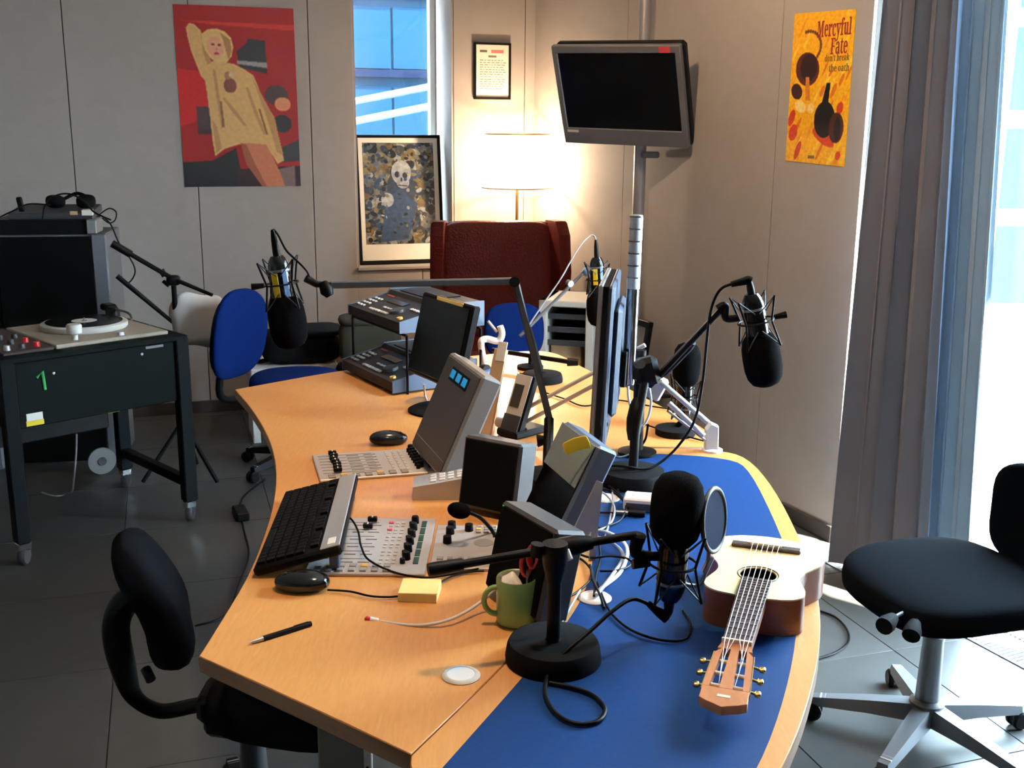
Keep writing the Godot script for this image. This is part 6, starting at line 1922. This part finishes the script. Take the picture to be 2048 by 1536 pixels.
	build_guitar()

func build_guitar() -> void:
	var TOP := 0.813
	var Bp := g(1532, 1099, TOP)
	var Np := g(1474, 1283, TOP + 0.004)
	var ax := Vector3(Np.x - Bp.x, 0, Np.z - Bp.z).normalized()
	var scale := Vector3(Np.x - Bp.x, 0, Np.z - Bp.z).length()
	var k := scale / 0.433
	var G := Transform3D(Basis(ax, Vector3.UP, ax.cross(Vector3.UP)), Vector3(Bp.x, 0, Bp.z) - ax * 0.072 * k)   # x from the tail to the head
	var t := thing("small_guitar", "small six string guitar with pale top and brown sides on the blue inlay", "guitar", G * Vector3(0.2, DESK, 0))
	var half := [[0.0, 0.0], [0.003, 0.03], [0.012, 0.062], [0.032, 0.094], [0.06, 0.111], [0.09, 0.115], [0.118, 0.110], [0.145, 0.096], [0.168, 0.083], [0.19, 0.077], [0.21, 0.078], [0.232, 0.084], [0.255, 0.090], [0.276, 0.090], [0.293, 0.080], [0.304, 0.060], [0.309, 0.03], [0.310, 0.0]]
	var sm := []
	for h in half:
		sm.append(Vector3(h[0], h[1], 0))
	var path := smooth(sm, 4)
	var loop := []
	for v in path:
		loop.append(Vector2(v.x, maxf(v.y, 0.0)) * k)
	var back := path.duplicate()
	back.reverse()
	for i in range(1, back.size() - 1):
		loop.append(Vector2(back[i].x, -maxf(back[i].y, 0.0)) * k)
	var base := DESK + 0.0012
	obj("back_plate", prism(mb(), loop, base, base + 0.004, G), M.mahogany, t)
	obj("sides", guitar_sides(loop, base + 0.004, TOP - 0.003, G), M.mahogany, t)
	# top with a real sound hole
	var hole := Vector2(0.205, 0) * k
	var hr := 0.034 * k
	var ring := loop.duplicate()            # starts at the tail (0,0); cut along the middle from the tail to the hole
	var cut := [ring[0] + Vector2(0, 0.0001)]
	for i in range(1, ring.size()):
		cut.append(ring[i])
	cut.append(ring[0] - Vector2(0, 0.0001))
	var ring2 := []
	for i in 37:
		var a := PI + 0.003 - TAU * i / 36.0 * 0.999
		ring2.append(hole + Vector2(cos(a), sin(a)) * hr)
	# the outline runs up the +z side first, so the hole is walked the other way round
	if area(PackedVector2Array(ring)) * area(PackedVector2Array(ring2)) > 0:
		ring2.reverse()
	cut.append_array(ring2)
	var st := mb()
	prism(st, cut, TOP - 0.003, TOP, G)
	obj("top_plate", st, M.spruce, t)
	var ros := []
	for i in 49:
		ros.append(G * Vector3(hole.x + (hr + 0.004) * cos(TAU * i / 48), TOP, (hr + 0.004) * sin(TAU * i / 48)))
	obj("rosette", tube(mb(), ros, 0.0016, 5, false), M.rosewood, t)
	st = mb()
	box(st, G * Transform3D(Basis(), Vector3(0.072 * k - 0.002, TOP + 0.004, 0)), Vector3(0.020, 0.008, 0.135 * k), 0.002)
	var br := obj("bridge", st, M.rosewood, t)
	obj("saddle", box(mb(), G * Transform3D(Basis(), Vector3(0.074 * k, TOP + 0.010, 0)), Vector3(0.003, 0.006, 0.062 * k), 0.001), M.bone, br)
	obj("tie_block", box(mb(), G * Transform3D(Basis(), Vector3(0.066 * k, TOP + 0.009, 0)), Vector3(0.006, 0.004, 0.07 * k), 0.001), M.bone, br)
	# neck, fingerboard, frets
	var nut := 0.505 * k
	obj("neck", prism(mb(), [Vector2(0.29 * k, -0.027), Vector2(nut + 0.01, -0.0235), Vector2(nut + 0.01, 0.0235), Vector2(0.29 * k, 0.027)], TOP - 0.018, TOP, G, 0.0), M.mahogany, t)
	obj("heel", box(mb(), G * Transform3D(Basis(), Vector3(0.315 * k, TOP - 0.028, 0)), Vector3(0.03, 0.055, 0.04), 0.01), M.mahogany, t)
	var fb := obj("fingerboard", prism(mb(), [Vector2(0.232 * k, -0.0285), Vector2(nut, -0.024), Vector2(nut, 0.024), Vector2(0.232 * k, 0.0285)], TOP, TOP + 0.005, G, 0.001), M.rosewood, t)
	for i in range(1, 19):
		var x := nut - scale * (1.0 - pow(2.0, -i / 12.0))
		if x < 0.235 * k:
			break
		var wv := lerpf(0.024, 0.0285, (nut - x) / (nut - 0.232 * k))
		obj("fret", box(mb(), G * Transform3D(Basis(), Vector3(x, TOP + 0.0055, 0)), Vector3(0.002, 0.0016, wv * 2 - 0.001)), M.fret_metal, fb)
	obj("nut", box(mb(), G * Transform3D(Basis(), Vector3(nut + 0.002, TOP + 0.004, 0)), Vector3(0.005, 0.010, 0.05), 0.001), M.bone, t)
	# slotted head, dipping a little
	var H := G * Transform3D(Basis(Vector3.BACK, -0.16), Vector3(nut + 0.004, TOP + 0.002, 0))
	var head := mb()
	var E := 0.165 * k
	var outl := [[0.0, 0.024], [0.014, 0.026], [0.03, 0.031], [E * 0.82, 0.0375], [E * 0.88, 0.037]]
	# rails beside and between the two slots
	for s in [-1, 1]:
		prism(head, [Vector2(0.018, s * 0.0215), Vector2(0.03, s * 0.031), Vector2(E * 0.72, s * 0.0363), Vector2(E * 0.72, s * 0.0265), Vector2(0.018, s * 0.0195)], -0.016, 0.0, H)
	prism(head, [Vector2(0.018, -0.0065), Vector2(E * 0.72, -0.0105), Vector2(E * 0.72, 0.0105), Vector2(0.018, 0.0065)], -0.016, 0.0, H)
	prism(head, [Vector2(0.0, -0.0235), Vector2(0.018, -0.0285), Vector2(0.018, 0.0285), Vector2(0.0, 0.0235)], -0.016, 0.0, H)
	prism(head, [Vector2(E * 0.72, -0.0363), Vector2(E * 0.90, -0.037), Vector2(E * 0.94, -0.026), Vector2(E * 0.97, -0.012), Vector2(E, 0.0), Vector2(E * 0.97, 0.012), Vector2(E * 0.94, 0.026), Vector2(E * 0.90, 0.037), Vector2(E * 0.72, 0.0363)], -0.016, 0.0, H, 0.001)
	var hd := obj("headstock", head, M.head_wood, t)
	obj("maker_print", box(mb(), H * Transform3D(Basis(), Vector3(E * 0.84, 0.0003, 0)), Vector3(0.006, 0.0005, 0.02)), M.bone, hd)
	for s in [-1, 1]:
		obj("tuner_plate", box(mb(), H * Transform3D(Basis(Vector3.UP, s * -0.05), Vector3(E * 0.45, -0.008, s * 0.0352)), Vector3(E * 0.6, 0.011, 0.0015)), M.gold, hd)
		for i in 3:
			var x := E * (0.26 + 0.19 * i)
			obj("roller", tube(mb(), [H * Vector3(x, -0.008, s * 0.0085), H * Vector3(x, -0.008, s * (0.0255))], 0.0035, 10), M.bone, hd)
			obj("tuner_shaft", tube(mb(), [H * Vector3(x, -0.010, s * 0.034), H * Vector3(x, -0.012, s * 0.044)], 0.0024, 8), M.gold, hd)
			obj("tuner_button", pad(mb(), H * Transform3D(Basis(), Vector3(x, -0.012, s * 0.048)), Vector3(0.0065, 0.004, 0.0055), 0.7, 0.7, 14, 8), M.gold, hd)
	for i in 6:
		var z0 := (i - 2.5) * 0.0105
		var z1 := (i - 2.5) * 0.0078
		var s := -1 if i < 3 else 1
		var ri: int = i if i < 3 else 5 - i
		var xr := E * (0.26 + 0.19 * (2 - ri))
		obj("string", tube(mb(), [G * Vector3(0.066 * k, TOP + 0.0115, z0), G * Vector3(0.074 * k, TOP + 0.0132, z0), G * Vector3(nut + 0.002, TOP + 0.0095, z1), H * Vector3(xr, -0.004, s * (0.0125 + 0.002 * ri))], 0.0006, 5), M.string, t)

func guitar_sides(loop: Array, y0: float, y1: float, G: Transform3D) -> SurfaceTool:
	var st := mb()
	st.set_smooth_group(1)
	var c := Vector2(0.16, 0)
	var pp := PackedVector2Array(loop)
	var sg := 1.0 if area(pp) > 0 else -1.0
	for i in pp.size():
		var a := pp[i]
		var b := pp[(i + 1) % pp.size()]
		var o := (b - a).rotated(-PI / 2 * sg)
		quad(st, G * Vector3(a.x, y0, a.y), G * Vector3(a.x, y1, a.y), G * Vector3(b.x, y1, b.y), G * Vector3(b.x, y0, b.y), G.basis * Vector3(o.x, 0, o.y))
	return st

# ---- leads
func lead(label: String, pts: Array, r: float, m: Material, called := "cable", group := "") -> MeshInstance3D:
	return one(called, tube(mb(), smooth(pts, 7), r, 7), m, label, "cable", group)

func d(px: float, py: float, up := 0.0) -> Vector3:           # a point on the desk top, lifted by up
	return g(px, py, DESK + 0.0055 + up)

func build_cables() -> void:
	# near desk
	lead("thin black lead from the near mouse to the note pad", [d(655, 1180), d(700, 1183), d(740, 1192), d(775, 1194), d(800, 1192)], 0.0022, M.black)
	lead("thin black lead from behind the note pad to the loudspeaker", [d(878, 1166), d(905, 1152), d(935, 1144), d(968, 1142)], 0.0022, M.black)
	lead("thin black keyboard lead curving over the front console", [g(676, 1034, DESK + 0.045), g(700, 1036, DESK + 0.03), d(716, 1062, 0.022), d(722, 1092, 0.022), d(738, 1120, 0.016), d(790, 1145, 0.004), d(850, 1155), d(905, 1148), d(968, 1135)], 0.0024, M.black)
	var nc := thing("network_cable", "pale grey network cable with red plug curving across the beech desk", "cable", d(740, 1240))
	obj("cord", tube(mb(), smooth([at(1062, 1110, 1.98), at(1010, 1160, 1.95), at(960, 1205, 1.93), at(905, 1237, 1.88), at(850, 1250, 1.87), at(800, 1249, 1.88), at(756, 1242, 1.90)], 7), 0.0032, 8), M.white_cable, nc)
	obj("plug", box(mb(), frame(at(746, 1240, 1.90), Vector3(1, -0.15, 0.1), Vector3.UP), Vector3(0.022, 0.009, 0.011), 0.002), M.white_plastic, nc)
	obj("plug_boot", box(mb(), frame(at(736, 1238, 1.90), Vector3(1, -0.15, 0.1), Vector3.UP), Vector3(0.012, 0.008, 0.010), 0.002), M.red, nc)
	# lead of the front microphone
	var fl := thing("microphone_cable", "black microphone cable looping before the front microphone stand", "cable", d(1150, 1400))
	obj("cord", tube(mb(), smooth([at(1338, 1236, 1.84), at(1312, 1222, 1.84), at(1290, 1205, 1.83), at(1262, 1199, 1.82), at(1225, 1222, 1.78), at(1180, 1262, 1.74), at(1130, 1305, 1.70), at(1100, 1340, 1.68), d(1090, 1385, 0.0), d(1110, 1425), d(1150, 1447), d(1195, 1443), d(1210, 1418), d(1185, 1390), d(1140, 1374), d(1098, 1366)], 7), 0.0038, 8), M.black, fl)
	obj("plug_sleeve", tube(mb(), [at(1334, 1236, 1.84), at(1318, 1224, 1.84), at(1298, 1208, 1.83)], [0.011, 0.0095, 0.006], 12), M.black, fl)
	lead("thin black lead looping over the blue inlay under the microphone", [d(1195, 1165), d(1215, 1215), d(1250, 1252), d(1300, 1275), d(1350, 1282), d(1376, 1272), d(1380, 1245), d(1366, 1222)], 0.0026, M.black)
	# lead of the right microphone
	var rl := thing("microphone_cable", "long black cable hanging from the window side microphone to the round base", "cable", d(1300, 940))
	obj("cord", tube(mb(), smooth([at(1500, 558, 2.62), at(1470, 566, 2.62), at(1440, 580, 2.62), at(1422, 620, 2.63), at(1414, 680, 2.66), at(1406, 760, 2.70), at(1390, 838, 2.72), at(1358, 890, 2.74), at(1322, 924, 2.72), at(1290, 938, 2.70), at(1240, 932, 2.70), d(1172, 932, 0.01)], 7), 0.0036, 8), M.black, rl)
	obj("plug", tube(mb(), [at(1501, 562, 2.62), at(1497, 560, 2.62), at(1462, 569, 2.62)], [0.011, 0.011, 0.007], 12), M.black, rl)
	# lead of the left microphone
	lead("thin black cable running from the left microphone along its swivel", [at(546, 458, 2.75), at(556, 470, 2.75), at(572, 500, 2.74), at(590, 518, 2.74), at(612, 540, 2.74), at(620, 556, 2.75)], 0.0028, M.black)
	lead("black cable arching from the distant microphone", [at(1192, 492, 4.12), at(1190, 474, 4.12), at(1180, 472, 4.12), at(1160, 492, 4.1), at(1140, 525, 4.08), at(1120, 560, 4.05), at(1085, 610, 4.02), at(1050, 662, 4.0)], 0.0028, M.grey_cable)
	# pale loop under the light tube
	lead("white looped lead hanging below the chrome signal tube", [at(1256, 772, 2.94), at(1258, 800, 2.93), at(1268, 834, 2.92), at(1282, 852, 2.92), at(1295, 838, 2.92), at(1302, 808, 2.92), at(1298, 774, 2.90)], 0.0036, M.white_cable)
	lead("dark lead looping beneath the edge-on monitor", [at(1204, 830, 2.82), at(1200, 870, 2.80), d(1210, 905, 0.03), d(1240, 914, 0.01), d(1272, 900, 0.01), d(1290, 880, 0.03), at(1296, 850, 2.88)], 0.0036, M.black)
	lead("grey lead from the edge-on monitor to the desk", [at(1216, 845, 2.85), d(1206, 895, 0.02), d(1220, 960), d(1226, 995), d(1222, 1030), d(1210, 1075)], 0.0026, M.grey_cable)
	# tangle between the screens and the blue inlay
	var tang := "leads tangled behind the touch screen"
	var defs := [
		[[1168, 960], [1200, 962], [1235, 985], [1252, 1010], [1240, 1040], [1200, 1055], [1170, 1050]],
		[[1165, 975], [1205, 985], [1228, 1012], [1222, 1045], [1190, 1062], [1160, 1058]],
		[[1160, 1000], [1190, 1010], [1196, 1040], [1170, 1065], [1150, 1055]],
		[[1170, 985], [1215, 980], [1245, 1000], [1262, 1024]],
		[[1150, 1075], [1200, 1062], [1240, 1078], [1255, 1105], [1240, 1145], [1205, 1175], [1192, 1190]],
		[[1150, 1085], [1195, 1075], [1232, 1092], [1246, 1115], [1225, 1150], [1195, 1188]],
		[[1190, 1060], [1198, 1090], [1200, 1120], [1192, 1150], [1188, 1192]],
		[[1130, 1110], [1165, 1120], [1185, 1150], [1160, 1180], [1130, 1200], [1112, 1226]],
		[[1140, 1100], [1180, 1115], [1220, 1112], [1256, 1118], [1262, 1128], [1240, 1140], [1200, 1142]],
		[[1180, 1130], [1186, 1160], [1200, 1190], [1208, 1215]],
		[[1168, 942], [1190, 950], [1225, 958], [1238, 985]],
		[[1155, 1020], [1185, 1024], [1232, 1026]],
		[[1048, 952], [1062, 962], [1070, 975]],
		[[1046, 966], [1060, 978], [1066, 990]],
		[[1160, 1180], [1140, 1215], [1120, 1250], [1100, 1262]],
	]
	var mats := [M.black, M.grey_cable, M.white_cable, M.black, M.white_cable, M.grey_cable, M.black, M.black, M.black, M.black, M.black, M.black, M.black, M.black, M.grey_cable]
	var what := ["black lead in wide loop", "grey lead in wide loop", "white lead in small loop", "black lead running to the silver sleeved plug", "thick white lead entering the white outlet", "grey flat lead entering the white outlet", "thin black lead dropping to the white outlet", "black lead curling past the mug", "black lead knotted across the blue inlay", "short black lead beside the white outlet", "short black lead by the cream desk strip", "black lead joining the plug", "short upper black lead behind the first loudspeaker", "short lower black lead behind the first loudspeaker", "grey lead trailing behind the stand base"]
	for i in defs.size():
		var pts := []
		for j in defs[i].size():
			pts.append(d(defs[i][j][0], defs[i][j][1], 0.003 * ((i + j) % 4)))
		lead(what[i] + " among the " + tang, pts, 0.0042 if i in [4, 5] else 0.0026, mats[i], "cable", tang)
	# leads on the far desk
	lead("white lead arching behind the cyan figure touch screen", [at(908, 708, 2.95), at(930, 722, 2.95), at(960, 748, 2.96), at(992, 768, 2.97)], 0.0042, M.white_cable)
	lead("white lead looping down beside the tan board", [at(950, 762, 2.88), at(968, 776, 2.9), at(976, 806, 2.92), at(970, 838, 2.93), at(950, 858, 2.92), d(930, 874, 0.0)], 0.0045, M.white_cable)
	lead("thin white lead under the dark desktop screen", [at(848, 768, 3.5), d(850, 790), d(856, 806)], 0.0036, M.white_cable)
	lead("thin grey lead lying behind the white spring arm", [d(990, 888), d(1030, 894), d(1075, 890), d(1110, 886)], 0.003, M.grey_cable)
	lead("thin dark lead crossing the far desk behind the monitor", [d(1090, 785), d(1130, 798), d(1170, 812), d(1230, 800), d(1300, 812), d(1340, 818)], 0.0026, M.black)
	lead("thin dark lead crossing beneath the spring arm", [d(1288, 848), d(1330, 862), d(1370, 872), d(1408, 882)], 0.0026, M.black)
	# leads on the floor and beside the loudspeaker
	var by := 0.006
	lead("dark cable loop on the floor tiles beside the guest desk", [g(1640, 1222, by), g(1672, 1235, by), g(1694, 1260, by), g(1696, 1285, by), g(1670, 1306, by), g(1632, 1318, by)], 0.004, M.black)
	lead("black cable hanging down beside the desk edge", [g(478, 1010, by), g(488, 1060, by), g(498, 1110, by), g(478, 1170, by), g(452, 1230, by), g(390, 1252, by)], 0.004, M.black)
	var ad := g(482, 1035, 0.0)
	var br := thing("power_brick", "black power brick on the dark tiles left of the desk", "power supply", ad)
	obj("case", box(mb(), yaw(ad + Vector3(0, 0.02, 0), 24), Vector3(0.055, 0.038, 0.12), 0.006), M.black, br)
	obj("lead", tube(mb(), smooth([ad + Vector3(-0.02, 0.015, -0.06), ad + Vector3(-0.05, 0.006, -0.25), ad + Vector3(-0.01, 0.006, -0.5)]), 0.004, 7), M.black, br)
	var rl2 := g(206, 948, 0.0)
	var wr := thing("tape_reel", "grey round tape reel standing on the floor under the record cabinet", "reel", rl2)
	obj("disc", lathe(mb(), [[0.02, -0.006], [0.065, -0.006], [0.065, 0.006], [0.02, 0.006]], Transform3D(Basis(Vector3.UP, 0.6) * Basis(Vector3.RIGHT, PI / 2), rl2 + Vector3(0, 0.066, 0)), 32), M.mid_grey, wr)
	obj("hub", lathe(mb(), [[0, -0.012], [0.02, -0.012], [0.02, 0.012], [0, 0.012]], Transform3D(Basis(Vector3.UP, 0.6) * Basis(Vector3.RIGHT, PI / 2), rl2 + Vector3(0, 0.066, 0)), 20), M.dark_grey, wr)
	lead("pale cable hanging under the record cabinet", [at(153, 868, 4.5), at(152, 910, 4.5), at(147, 960, 4.5), g(142, 985, by), g(112, 992, by), g(84, 985, by)], 0.004, M.grey_cable)
	lead("thin black cable arching over the headphones", [at(85, 440, 5.0), at(90, 412, 5.0), at(110, 392, 5.0), at(140, 388, 5.0), at(170, 404, 5.0), at(188, 424, 5.0), at(222, 440, 5.0)], 0.004, M.black)
	lead("thin black cable ring at the corner of the rack device", [at(200, 428, 5.0), at(218, 417, 5.0), at(232, 424, 5.0), at(230, 440, 5.0), at(218, 446, 5.0), at(204, 436, 5.0)], 0.003, M.black)
	lead("thin black cable falling beside the grey loudspeaker edge", [at(204, 432, 4.98), at(222, 450, 4.98), at(240, 490, 4.98), at(262, 520, 4.98), at(270, 545, 4.98), at(256, 566, 4.98), at(236, 556, 4.98)], 0.0035, M.black)
	lead("thin black cable sloping to the clip lamp", [at(0, 434, 4.95), at(30, 420, 4.96), at(58, 408, 4.97), at(100, 410, 4.98)], 0.0035, M.black)
